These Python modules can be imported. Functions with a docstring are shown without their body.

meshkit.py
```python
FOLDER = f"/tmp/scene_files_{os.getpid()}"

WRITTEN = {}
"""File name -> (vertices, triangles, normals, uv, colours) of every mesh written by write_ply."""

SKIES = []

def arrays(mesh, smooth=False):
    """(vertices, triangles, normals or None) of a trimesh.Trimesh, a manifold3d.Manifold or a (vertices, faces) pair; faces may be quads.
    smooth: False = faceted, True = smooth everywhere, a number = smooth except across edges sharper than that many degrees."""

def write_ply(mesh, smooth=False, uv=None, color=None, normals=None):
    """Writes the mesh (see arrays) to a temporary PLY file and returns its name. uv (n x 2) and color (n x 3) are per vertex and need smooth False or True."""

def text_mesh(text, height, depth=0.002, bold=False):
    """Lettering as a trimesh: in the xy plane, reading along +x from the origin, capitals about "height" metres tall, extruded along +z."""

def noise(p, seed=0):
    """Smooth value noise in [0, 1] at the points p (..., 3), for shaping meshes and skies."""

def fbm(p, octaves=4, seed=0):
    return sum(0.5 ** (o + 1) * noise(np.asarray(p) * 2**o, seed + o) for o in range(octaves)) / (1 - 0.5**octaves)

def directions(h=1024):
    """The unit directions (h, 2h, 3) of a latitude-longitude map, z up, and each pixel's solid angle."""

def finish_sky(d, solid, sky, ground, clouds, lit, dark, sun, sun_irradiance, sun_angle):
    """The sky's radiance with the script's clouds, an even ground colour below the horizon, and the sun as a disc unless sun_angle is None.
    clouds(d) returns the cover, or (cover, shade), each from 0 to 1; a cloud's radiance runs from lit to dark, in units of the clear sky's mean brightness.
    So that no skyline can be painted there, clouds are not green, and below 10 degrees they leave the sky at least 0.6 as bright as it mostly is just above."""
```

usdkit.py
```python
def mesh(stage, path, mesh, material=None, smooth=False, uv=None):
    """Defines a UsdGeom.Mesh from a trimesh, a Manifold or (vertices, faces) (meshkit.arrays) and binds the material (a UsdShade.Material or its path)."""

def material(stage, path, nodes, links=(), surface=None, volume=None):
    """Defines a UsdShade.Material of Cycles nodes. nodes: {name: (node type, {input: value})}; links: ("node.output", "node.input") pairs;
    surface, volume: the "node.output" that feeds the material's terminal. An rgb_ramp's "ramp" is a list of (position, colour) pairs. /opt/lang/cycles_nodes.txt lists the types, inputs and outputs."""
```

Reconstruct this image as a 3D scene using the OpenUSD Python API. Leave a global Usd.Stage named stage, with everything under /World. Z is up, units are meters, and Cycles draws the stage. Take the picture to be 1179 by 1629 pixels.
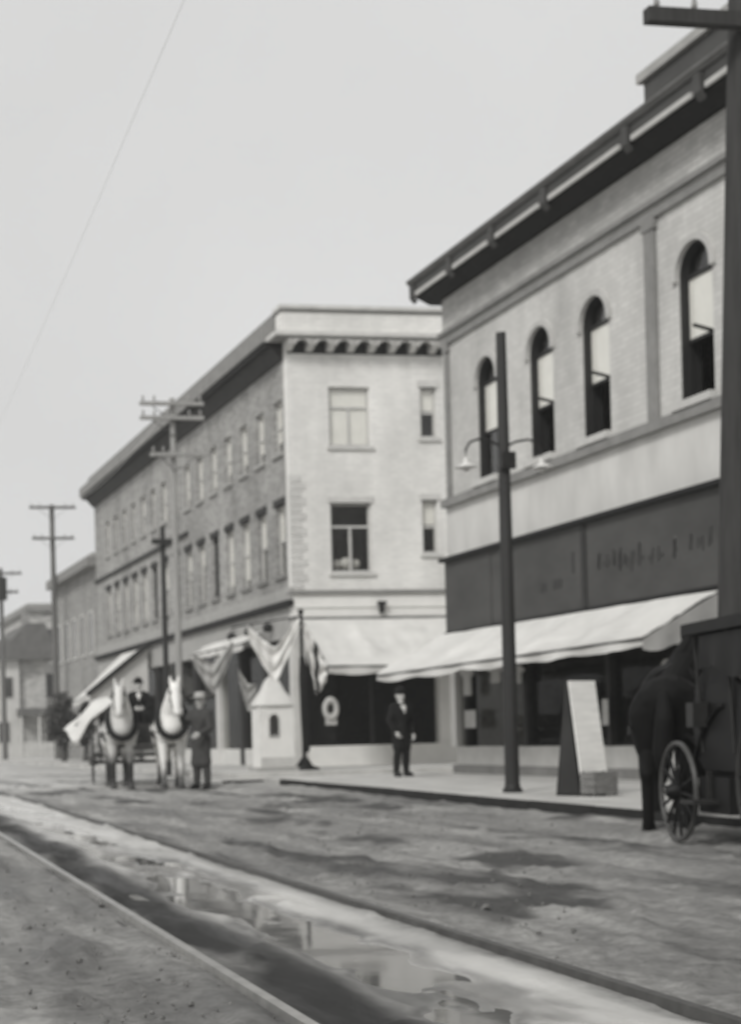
import math, random
import numpy as np, trimesh, manifold3d as m3
import usdkit, meshkit
from shapely.geometry import Polygon, box as sbox
from shapely import union_all, affinity
from pxr import Usd, UsdGeom, UsdLux, UsdShade, Sdf, Gf

random.seed(7)
rng = np.random.default_rng(7)
PI = math.pi
stage = Usd.Stage.CreateInMemory()
UsdGeom.SetStageUpAxis(stage, UsdGeom.Tokens.z)
UsdGeom.SetStageMetersPerUnit(stage, 1.0)
UsdGeom.Xform.Define(stage, '/World')
UsdGeom.Scope.Define(stage, '/World/Looks')

# ------------------------------------------------------------------ camera, sky, sun, exposure
F_PX, W_PX, H_PX = 2400.0, 1179.0, 1629.0
CX, CY, ROLL, CAM_Z = 70.0, 1179.34, 0.026, 0.97
YAW = math.radians(9.698)
cam = UsdGeom.Camera.Define(stage, '/World/camera')
fwd = np.array([math.sin(YAW), math.cos(YAW), 0]); rgt = np.array([math.cos(YAW), -math.sin(YAW), 0]); upv = np.array([0, 0, 1.0])
r1 = rgt * math.cos(ROLL) - upv * math.sin(ROLL); u1 = rgt * math.sin(ROLL) + upv * math.cos(ROLL)
cam.AddTransformOp().Set(Gf.Matrix4d(*r1, 0, *u1, 0, *(-fwd), 0, 0, 0, CAM_Z, 1))
cam.CreateProjectionAttr('perspective')
cam.CreateHorizontalApertureAttr(36.0)
cam.CreateVerticalApertureAttr(36.0 * 1024 / 742)
cam.CreateFocalLengthAttr(F_PX / W_PX * 36.0)
cam.CreateHorizontalApertureOffsetAttr((W_PX / 2 - CX) / W_PX * 36.0)
cam.CreateVerticalApertureOffsetAttr((CY - H_PX / 2) / W_PX * 36.0)
cam.CreateFStopAttr(8.0)
cam.CreateFocusDistanceAttr(2.6)
cam.CreateClippingRangeAttr((0.05, 5000.0))
cam.CreateExposureAttr(0.52)

SUN = np.array([-0.60, -0.55, 0.72]); SUN /= np.linalg.norm(SUN)
sun_el, sun_rot = math.asin(SUN[2]), math.atan2(SUN[0], SUN[1])
dome = UsdLux.DomeLight.Define(stage, '/World/sky')
sky_mat = usdkit.material(stage, '/World/Looks/sky_look', {
    'sky': ('sky_texture', {'sky_type': 'single_scattering', 'sun_disc': False, 'sun_elevation': sun_el, 'sun_rotation': sun_rot, 'aerosol_density': 2.0}),
    'bw': ('rgb_to_bw', {}),
    'tc': ('texture_coordinate', {}),
    'n': ('noise_texture', {'scale': 2.2, 'detail': 4.0, 'roughness': 0.55}),
    'cl': ('rgb_ramp', {'ramp': [(0.3, (5.9, 5.9, 5.86)), (0.7, (6.7, 6.7, 6.66))]}),
    'mx': ('mix', {'fac': 0.9}),
    'bg': ('background_shader', {'strength': 0.082})},
    [('sky.color', 'bw.color'), ('tc.generated', 'n.vector'), ('n.fac', 'cl.fac'), ('bw.val', 'mx.color1'), ('cl.color', 'mx.color2'), ('mx.color', 'bg.color')],
    surface='bg.background')
UsdShade.MaterialBindingAPI.Apply(dome.GetPrim()).Bind(sky_mat)
dome.GetPrim().SetCustomDataByKey('kind', 'structure')
sun = UsdLux.DistantLight.Define(stage, '/World/sun')
sun.CreateIntensityAttr(0.4); sun.CreateAngleAttr(14.0); sun.CreateColorAttr(Gf.Vec3f(1.0, 0.99, 0.97))
sun.GetPrim().CreateAttribute('inputs:normalize', Sdf.ValueTypeNames.Bool).Set(True)
zax = SUN; xax = np.cross([0, 0, 1.0], zax); xax /= np.linalg.norm(xax); yax = np.cross(zax, xax)
sun.AddTransformOp().Set(Gf.Matrix4d(*xax, 0, *yax, 0, *zax, 0, 0, 0, 40, 1))
HAZE_DENSITY = 0.0010

# ------------------------------------------------------------------ helpers
used = {}
def numbered(parent, name):
    k = (parent, name); n = used.get(k, 0); used[k] = n + 1
    return name if n == 0 else '%s_%03d' % (name, n)

locs = {}
def tag(prim, label=None, cat=None, group=None, kind=None):
    for k, v in (('label', label), ('category', cat), ('group', group), ('kind', kind)):
        if v: prim.SetCustomDataByKey(k, v)
    return prim

def thing(name, label, cat, loc=(0, 0, 0), rz=0.0, group=None, kind=None, scale=1.0):
    p = '/World/' + numbered('/World', name)
    x = UsdGeom.Xform.Define(stage, p)
    x.AddTranslateOp().Set(Gf.Vec3d(*map(float, loc)))
    if rz: x.AddRotateZOp().Set(float(rz))
    if scale != 1.0: x.AddScaleOp().Set(Gf.Vec3f(scale, scale, scale))
    pr = x.GetPrim(); locs[p] = np.array(loc, float)
    return tag(pr, label, cat, group, kind)

class MB:
    """collects shapes and builds them as one mesh"""
    def __init__(s): s.v, s.f, s.n = [], [], 0
    def add(s, v, f):
        v = np.asarray(v, float); f = np.asarray(f, int)
        if f.shape[1] == 4: f = np.vstack([f[:, [0, 1, 2]], f[:, [0, 2, 3]]])
        s.v.append(v); s.f.append(f + s.n); s.n += len(v); return s
    def tm(s, m): return s.add(m.vertices, m.faces)
    def box(s, x0, x1, y0, y1, z0, z1):
        x0, x1 = min(x0, x1), max(x0, x1); y0, y1 = min(y0, y1), max(y0, y1); z0, z1 = min(z0, z1), max(z0, z1)
        v = [(x0, y0, z0), (x1, y0, z0), (x1, y1, z0), (x0, y1, z0), (x0, y0, z1), (x1, y0, z1), (x1, y1, z1), (x0, y1, z1)]
        return s.add(v, [(0, 3, 2, 1), (4, 5, 6, 7), (0, 1, 5, 4), (1, 2, 6, 5), (2, 3, 7, 6), (3, 0, 4, 7)])
    def bar(s, p, q, w, h=None, up=(0, 0, 1)):
        p, q = np.array(p, float), np.array(q, float); h = h or w
        d = q - p; d /= np.linalg.norm(d)
        a = np.cross(d, up)
        if np.linalg.norm(a) < 1e-6: a = np.cross(d, (1, 0, 0))
        a /= np.linalg.norm(a); b = np.cross(a, d)
        a *= w / 2; b *= h / 2
        v = [p - a - b, p + a - b, p + a + b, p - a + b, q - a - b, q + a - b, q + a + b, q - a + b]
        return s.add(v, [(0, 1, 2, 3), (7, 6, 5, 4), (4, 5, 1, 0), (5, 6, 2, 1), (6, 7, 3, 2), (7, 4, 0, 3)])
    def tube(s, pts, radii, n=10, cap=True):
        p = np.asarray(pts, float); m = len(p)
        r = np.broadcast_to(np.asarray(radii, float), (m,))
        t = np.gradient(p, axis=0); t /= np.linalg.norm(t, axis=1, keepdims=True) + 1e-12
        ref = np.array([0, 0, 1.0]) if abs(t[:, 2]).mean() < 0.8 else np.array([1.0, 0, 0])
        a = np.cross(t, ref); a /= np.linalg.norm(a, axis=1, keepdims=True) + 1e-12; b = np.cross(t, a)
        an = np.arange(n) * 2 * PI / n
        v = p[:, None] + r[:, None, None] * (np.cos(an)[None, :, None] * a[:, None] + np.sin(an)[None, :, None] * b[:, None])
        v = v.reshape(-1, 3); f = []
        for i in range(m - 1):
            for j in range(n):
                k = (j + 1) % n
                f += [(i * n + j, (i + 1) * n + j, (i + 1) * n + k), (i * n + j, (i + 1) * n + k, i * n + k)]
        if cap:
            for j in range(1, n - 1):
                f += [(0, j, j + 1), ((m - 1) * n, (m - 1) * n + j + 1, (m - 1) * n + j)]
        f = [(q[0], q[2], q[1]) for q in f]
        f = [(q[0], q[2], q[1]) for q in f]
        return s.add(v, f)
    def ball(s, c, r, sub=2, sc=(1, 1, 1)):
        m = trimesh.creation.icosphere(sub, 1.0); return s.add(m.vertices * np.array(sc) * r + np.array(c), m.faces)
    def torus(s, c, R, r, axis='y', n=36, k=8, sx=1.0, sz=1.0):
        u = np.arange(n) * 2 * PI / n; w = np.arange(k) * 2 * PI / k
        U, Wv = np.meshgrid(u, w, indexing='ij')
        A = (R + r * np.cos(Wv)) * np.cos(U) * sx; B = (R + r * np.cos(Wv)) * np.sin(U) * sz; T = r * np.sin(Wv)
        v = {'y': np.stack([A, T, B], -1), 'x': np.stack([T, A, B], -1), 'z': np.stack([A, B, T], -1)}[axis].reshape(-1, 3)
        f = []
        for i in range(n):
            for j in range(k):
                f.append((i * k + j, ((i + 1) % n) * k + j, ((i + 1) % n) * k + (j + 1) % k, i * k + (j + 1) % k))
        f = np.array(f)
        if axis == 'y': f = f[:, ::-1]
        return s.add(v + np.array(c), f)
    def poly(s, g, t0, t1, plane):
        """extrude a shapely polygon: plane 'yz' along x, 'xz' along y, 'xy' along z"""
        for q in getattr(g, 'geoms', [g]):
            if q.is_empty or q.area < 1e-6: continue
            m = trimesh.creation.extrude_polygon(q, t1 - t0, engine='earcut')
            v = np.array(m.vertices); a, b, t = v[:, 0], v[:, 1], v[:, 2] + t0
            f = np.array(m.faces)
            if plane == 'yz': v = np.stack([t, a, b], 1)
            elif plane == 'xz': v = np.stack([a, t, b], 1); f = f[:, ::-1]
            else: v = np.stack([a, b, t], 1)
            s.add(v, f)
        return s
    def sheet(s, grid, th=0.0):
        """grid (n, m, 3) of points as a surface with thickness th"""
        g = np.asarray(grid, float); n, m = g.shape[:2]
        du = np.gradient(g, axis=0); dv = np.gradient(g, axis=1); nn = np.cross(du, dv); nn /= np.linalg.norm(nn, axis=-1, keepdims=True) + 1e-12
        i, j = np.meshgrid(np.arange(n - 1), np.arange(m - 1), indexing='ij')
        q = np.stack([i * m + j, (i + 1) * m + j, (i + 1) * m + j + 1, i * m + j + 1], -1).reshape(-1, 4)
        if th == 0: return s.add(g.reshape(-1, 3), q)
        a = (g + nn * th / 2).reshape(-1, 3); b = (g - nn * th / 2).reshape(-1, 3); N = n * m
        edge = [k for k in range(m)] + [r * m + m - 1 for r in range(1, n)] + [(n - 1) * m + k for k in range(m - 2, -1, -1)] + [r * m for r in range(n - 2, 0, -1)]
        e = np.array([(edge[k], edge[(k + 1) % len(edge)], edge[(k + 1) % len(edge)] + N, edge[k] + N) for k in range(len(edge))])
        return s.add(np.vstack([a, b]), np.vstack([q, q[:, ::-1] + N, e]))
    def mesh(s): return (np.vstack(s.v), np.vstack(s.f))

def put(name, mb, mat, parent='/World', world=False, smooth=False, uv=None):
    """one mesh of the scene. world: the shape is in world coordinates and is moved into the parent thing's frame"""
    pp = parent if isinstance(parent, str) else str(parent.GetPath())
    v, f = mb.mesh() if isinstance(mb, MB) else mb
    v = np.array(v)
    if world:
        top = '/'.join(pp.split('/')[:3])
        if top in locs: v = v - locs[top]
    path = pp + '/' + numbered(pp, name)
    usdkit.mesh(stage, path, (v, f), mat, smooth, uv)
    return stage.GetPrimAtPath(path)

# ------------------------------------------------------------------ materials (greys of an old black and white photograph)
L = '/World/Looks/'
def g(a): return (a, a * 0.988, a * 0.95)
def mat(name, a, rough=0.8, var=0.25, scale=3.0, bump=0.0, bscale=40.0, stretch=(1, 1, 1), spec=0.3, metal=0.0, fine=0.0):
    nd = {'pos': ('geometry', {}), 'mp': ('mapping', {'scale': stretch}),
          'n': ('noise_texture', {'scale': scale, 'detail': 6.0, 'roughness': 0.6}),
          'r': ('rgb_ramp', {'ramp': [(0.25, g(a * (1 - var))), (0.75, g(min(0.9, a * (1 + var))))]}),
          'p': ('principled_bsdf', {'roughness': rough, 'specular_ior_level': spec, 'metallic': metal})}
    ln = [('pos.position', 'mp.vector'), ('mp.vector', 'n.vector'), ('n.fac', 'r.fac'), ('r.color', 'p.base_color')]
    if bump:
        nd['bn'] = ('noise_texture', {'scale': bscale, 'detail': 4.0}); nd['b'] = ('bump', {'strength': 0.6, 'distance': bump})
        ln += [('mp.vector', 'bn.vector'), ('bn.fac', 'b.height'), ('b.normal', 'p.normal')]
    return usdkit.material(stage, L + name, nd, ln, surface='p.BSDF')

def masonry(name, a, mortar, plane, bw=0.22, rh=0.075, ms=0.008, rough=0.85, bump=0.006, var=0.25, streak=0.25):
    """brickwork too fine to pick apart, with weathering"""
    c1, c2 = g(a * (1 - var)), g(a * (1 + var))
    nd = {'pos': ('geometry', {}), 's': ('separate_xyz', {}), 'c': ('combine_xyz', {}),
          'br': ('brick_texture', {'color1': c1, 'color2': c2, 'mortar': g(mortar), 'scale': 1.0, 'mortar_size': ms, 'mortar_smooth': 0.3, 'brick_width': bw, 'row_height': rh}),
          'mp': ('mapping', {'scale': (1.0, 1.0, 0.35)}), 'n': ('noise_texture', {'scale': 0.8, 'detail': 7.0, 'roughness': 0.65}),
          'r': ('rgb_ramp', {'ramp': [(0.3, (1 - streak,) * 3), (0.7, (1 + streak * 0.4,) * 3)]}),
          'm': ('mix', {'mix_type': 'multiply', 'fac': 1.0}),
          'b': ('bump', {'strength': 0.7, 'distance': bump, 'invert': True}),
          'p': ('principled_bsdf', {'roughness': rough, 'specular_ior_level': 0.2})}
    ln = [('pos.position', 's.vector'), (('s.y' if plane == 'yz' else 's.x'), 'c.x'), ('s.z', 'c.y'), ('c.vector', 'br.vector'), ('pos.position', 'mp.vector'), ('mp.vector', 'n.vector'),
          ('n.fac', 'r.fac'), ('br.color', 'm.color1'), ('r.color', 'm.color2'), ('m.color', 'p.base_color'), ('br.fac', 'b.height'), ('b.normal', 'p.normal')]
    return usdkit.material(stage, L + name, nd, ln, surface='p.BSDF')

M = {}
M['white'] = mat('white_paint', 0.72, 0.6, 0.08, 2.0, 0.002)
M['trim'] = mat('pale_trim', 0.5, 0.7, 0.12, 3.0, 0.002)
M['greytrim'] = mat('grey_trim', 0.22, 0.7, 0.2, 3.0, 0.003)
M['greyfascia'] = mat('weathered_grey_coping', 0.12, 0.7, 0.25, 3.0, 0.003)
M['midtrim'] = mat('mid_trim', 0.34, 0.7, 0.15, 3.0, 0.003)
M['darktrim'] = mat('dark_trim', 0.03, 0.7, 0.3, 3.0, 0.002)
M['soffitshade_belt'] = mat('soffit_shade_and_belt', 0.012, 0.8, 0.3, 3.0)  # eaves shadow painted into the soffits; the dark belt course shares it
M['black'] = mat('black_paint', 0.004, 0.6, 0.3, 5.0)
M['signboard'] = mat('dark_signboard', 0.062, 0.65, 0.28, 1.1, 0.002, stretch=(1, 0.7, 1.4))
M['signink'] = mat('sign_lettering', 0.034, 0.6, 0.3, 9.0)
M['signpale'] = mat('sign_worn_paint', 0.11, 0.6, 0.3, 9.0)
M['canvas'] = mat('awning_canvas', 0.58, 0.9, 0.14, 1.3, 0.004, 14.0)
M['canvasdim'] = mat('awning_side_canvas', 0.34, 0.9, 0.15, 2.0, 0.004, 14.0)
M['wood'] = mat('weathered_pole_wood', 0.042, 0.85, 0.35, 14.0, 0.006, 30.0, stretch=(1, 1, 0.08))
M['hazewood'] = mat('hazed_pole_wood', 0.13, 0.85, 0.3, 14.0, 0.006, 30.0, stretch=(1, 1, 0.08))  # distance haze put into the far poles as a paler wood
M['palewood'] = mat('pale_pole_wood', 0.30, 0.85, 0.25, 14.0, 0.006, 30.0, stretch=(1, 1, 0.08))
M['darkpole'] = mat('dark_painted_pole', 0.028, 0.55, 0.3, 10.0, 0.003, stretch=(1, 1, 0.1))
M['plank'] = mat('grey_plank', 0.16, 0.85, 0.3, 8.0, 0.005, 25.0)
M['gritstone'] = mat('grit_stone', 0.13, 0.9, 0.5, 20.0)
M['pavement'] = mat('pavement', 0.44, 0.8, 0.30, 1.3, 0.008, 18.0)
M['kerb'] = mat('shaded_kerb_and_plank', 0.018, 0.8, 0.4, 5.0, 0.01, 12.0)  # shade of the kerb face put into this dark colour; loose plank shares it
M['steel'] = mat('rail_steel', 0.42, 0.35, 0.25, 10.0, 0.001, metal=0.75)
M['darksteel'] = mat('dull_rail_steel', 0.10, 0.5, 0.3, 10.0, 0.001, metal=0.5)
M['iron'] = mat('dark_iron', 0.025, 0.5, 0.3, 10.0, metal=0.2)
M['wire'] = mat('wire', 0.75, 0.6, 0.1)
M['porcelain'] = mat('white_lampshade', 0.6, 0.35, 0.05)
M['insulator'] = mat('insulator_glass', 0.25, 0.3, 0.1)
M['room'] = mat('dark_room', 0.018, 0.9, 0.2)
M['blind'] = mat('window_blind', 0.8, 0.9, 0.06)
M['sash'] = mat('dark_sash', 0.022, 0.6, 0.2)
M['palesash'] = mat('pale_sash', 0.5, 0.6, 0.1)
M['skin'] = mat('skin', 0.5, 0.6, 0.06)
M['hair'] = mat('dark_hair', 0.03, 0.6, 0.2)
M['cloth'] = mat('dark_wool', 0.010, 0.9, 0.3, 12.0, 0.004, 60.0)
M['coat'] = mat('grey_wool', 0.05, 0.9, 0.25, 12.0, 0.004, 60.0)
M['shirt'] = mat('white_shirt', 0.7, 0.8, 0.06, 8.0, 0.003)
M['shoe'] = mat('black_leather', 0.015, 0.45, 0.3)
M['leather'] = mat('harness_leather', 0.008, 0.65, 0.3)
M['straw'] = mat('straw_hat', 0.4, 0.8, 0.15)
M['darkhorse'] = mat('black_horse_coat', 0.006, 0.75, 0.3, 5.0, 0.003, 60.0, spec=0.15)
M['hoof'] = mat('hoof', 0.05, 0.6, 0.2)
M['mane'] = mat('grey_mane', 0.12, 0.8, 0.4, 30.0)
M['whitemane'] = mat('pale_mane', 0.55, 0.8, 0.2, 30.0)
M['tyre'] = mat('worn_wheel_rim', 0.06, 0.5, 0.3, 10.0)
M['stone'] = mat('pale_stone', 0.55, 0.8, 0.12, 3.0, 0.004)
M['leaf'] = mat('dark_leaves', 0.075, 0.7, 0.4, 2.5)
M['bark'] = mat('bark', 0.08, 0.9, 0.3, 10.0)
M['roofing'] = mat('dark_roofing', 0.12, 0.85, 0.3, 2.0, 0.01, 12.0)  # lightened to stand for haze on the far house roof
M['hazewall'] = masonry('far_wall_hazed', 0.42, 0.44, 'xz', 0.5, 0.16, 0.02)  # distance haze painted in as a paler wall colour
M['farpale'] = mat('far_pale_wall', 0.5, 0.85, 0.12, 2.0)
M['hazebrick'] = masonry('far_brick_hazed', 0.28, 0.32, 'yz')  # brick colour lightened in place of haze
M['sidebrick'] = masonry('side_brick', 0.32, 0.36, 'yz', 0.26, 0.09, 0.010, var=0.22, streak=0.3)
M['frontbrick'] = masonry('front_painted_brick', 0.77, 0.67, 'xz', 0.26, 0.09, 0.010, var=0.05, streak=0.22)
M['paleface'] = masonry('pale_brick_wall', 0.55, 0.48, 'yz', 0.26, 0.09, 0.010, var=0.06, streak=0.30, bump=0.005)
M['paleband'] = mat('pale_band', 0.55, 0.8, 0.16, 1.6, 0.003, stretch=(1, 1, 0.4))
M['friezeface'] = masonry('frieze_brick_wall', 0.44, 0.36, 'yz', 0.26, 0.09, 0.010, var=0.12, streak=0.25)
M['farpane'] = mat('far_window_glass', 0.06, 0.15, 0.3, 1.0, spec=0.5)
M['goods'] = mat('white_goods', 0.5, 0.8, 0.15, 6.0)
M['poster'] = mat('printed_board', 0.78, 0.6, 0.12, 7.0, stretch=(0.4, 0.4, 3.0))

M['hood'] = mat('hood_plaster', 0.45, 0.8, 0.12, 3.0, 0.003)
def pane_mat(name, t, gl, rough, base):
    return usdkit.material(stage, L + name, {
        't': ('transparent_bsdf', {'color': (t, t, t * 0.99)}), 'gl': ('glossy_bsdf', {'roughness': rough, 'color': (gl, gl, gl)}),
        'lw': ('layer_weight', {'blend': 0.5}), 'pw': ('math', {'math_type': 'power', 'value2': 5.0}), 'ma': ('math', {'math_type': 'multiply_add', 'value2': 0.9, 'value3': base}), 'm': ('mix_closure', {})},
        [('lw.facing', 'pw.value1'), ('pw.value', 'ma.value1'), ('ma.value', 'm.fac'), ('t.BSDF', 'm.closure1'), ('gl.BSDF', 'm.closure2')], surface='m.closure')
M['glass'] = pane_mat('window_glass', 0.97, 1.0, 0.02, 0.035)
M['shopglass'] = pane_mat('dim_shop_glass', 0.9, 0.45, 0.04, 0.006)

# dirt road: st = (dark mud, pale wet silt)
M['road'] = usdkit.material(stage, L + 'dirt_road', {
    'pos': ('geometry', {}), 'mp': ('mapping', {'scale': (1.6, 0.33, 1.0), 'rotation': (0, 0, -0.05)}),
    'n1': ('noise_texture', {'scale': 1.1, 'detail': 8.0, 'roughness': 0.66, 'distortion': 0.4}),
    'n2': ('noise_texture', {'scale': 11.0, 'detail': 9.0, 'roughness': 0.78}),
    'r1': ('rgb_ramp', {'ramp': [(0.30, g(0.08)), (0.44, g(0.20)), (0.57, g(0.31)), (0.72, g(0.46))]}),
    'r2': ('rgb_ramp', {'ramp': [(0.32, (0.50,) * 3), (0.68, (1.30,) * 3)]}),
    'm1': ('mix', {'mix_type': 'multiply', 'fac': 1.0}),
    'tc': ('texture_coordinate', {}), 'sp': ('separate_xyz', {}),
    'm2': ('mix', {'color2': g(0.60)}), 'm3': ('mix', {'color2': g(0.022)}),
    'rr': ('map_range', {'from_min': 0.0, 'from_max': 1.0, 'to_min': 0.85, 'to_max': 0.10, 'clamp': True}),
    'ra': ('math', {'math_type': 'multiply', 'value2': 1.0}),
    'fl': ('map_range', {'from_min': 0.0, 'from_max': 1.0, 'to_min': 1.0, 'to_max': 0.10, 'clamp': True}), 'hm': ('math', {'math_type': 'multiply'}),
    'b': ('bump', {'strength': 1.0, 'distance': 0.03}), 'wr': ('map_range', {'from_min': 0.36, 'from_max': 0.56, 'to_min': 0.36, 'to_max': 0.9, 'clamp': True}), 'mn': ('math', {'math_type': 'minimum'}),
    'p': ('principled_bsdf', {'specular_ior_level': 0.5})},
    [('pos.position', 'mp.vector'), ('mp.vector', 'n1.vector'), ('pos.position', 'n2.vector'), ('n1.fac', 'r1.fac'), ('n2.fac', 'r2.fac'),
     ('r1.color', 'm1.color1'), ('r2.color', 'm1.color2'), ('tc.UV', 'sp.vector'), ('m1.color', 'm2.color1'), ('sp.y', 'm2.fac'),
     ('m2.color', 'm3.color1'), ('sp.x', 'm3.fac'), ('m3.color', 'p.base_color'), ('sp.y', 'rr.value'), ('rr.result', 'mn.value1'), ('n1.fac', 'wr.value'), ('wr.result', 'mn.value2'), ('mn.value', 'p.roughness'),
     ('sp.y', 'fl.value'), ('fl.result', 'hm.value1'), ('n2.fac', 'hm.value2'), ('hm.value', 'b.height'), ('b.normal', 'p.normal')], surface='p.BSDF')
M['water'] = usdkit.material(stage, L + 'puddle_water', {
    'pos': ('geometry', {}), 'n': ('noise_texture', {'scale': 1.4, 'detail': 3.0}), 'b': ('bump', {'strength': 0.12, 'distance': 0.012}),
    'p': ('principled_bsdf', {'base_color': g(0.10), 'roughness': 0.04, 'ior': 1.33, 'specular_ior_level': 0.5})},
    [('pos.position', 'n.vector'), ('n.fac', 'b.height'), ('b.normal', 'p.normal')], surface='p.BSDF')

# ------------------------------------------------------------------ ground, track, pavement
def rail_l(y):
    y = np.minimum(np.asarray(y, float), 26); return 1.444 + 0.0462 * y
def rail_r(y): return rail_l(y) + 1.32
def kerb_x(y): return 7.42 + 0.066 * np.minimum(np.asarray(y, float), 29.0)

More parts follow.
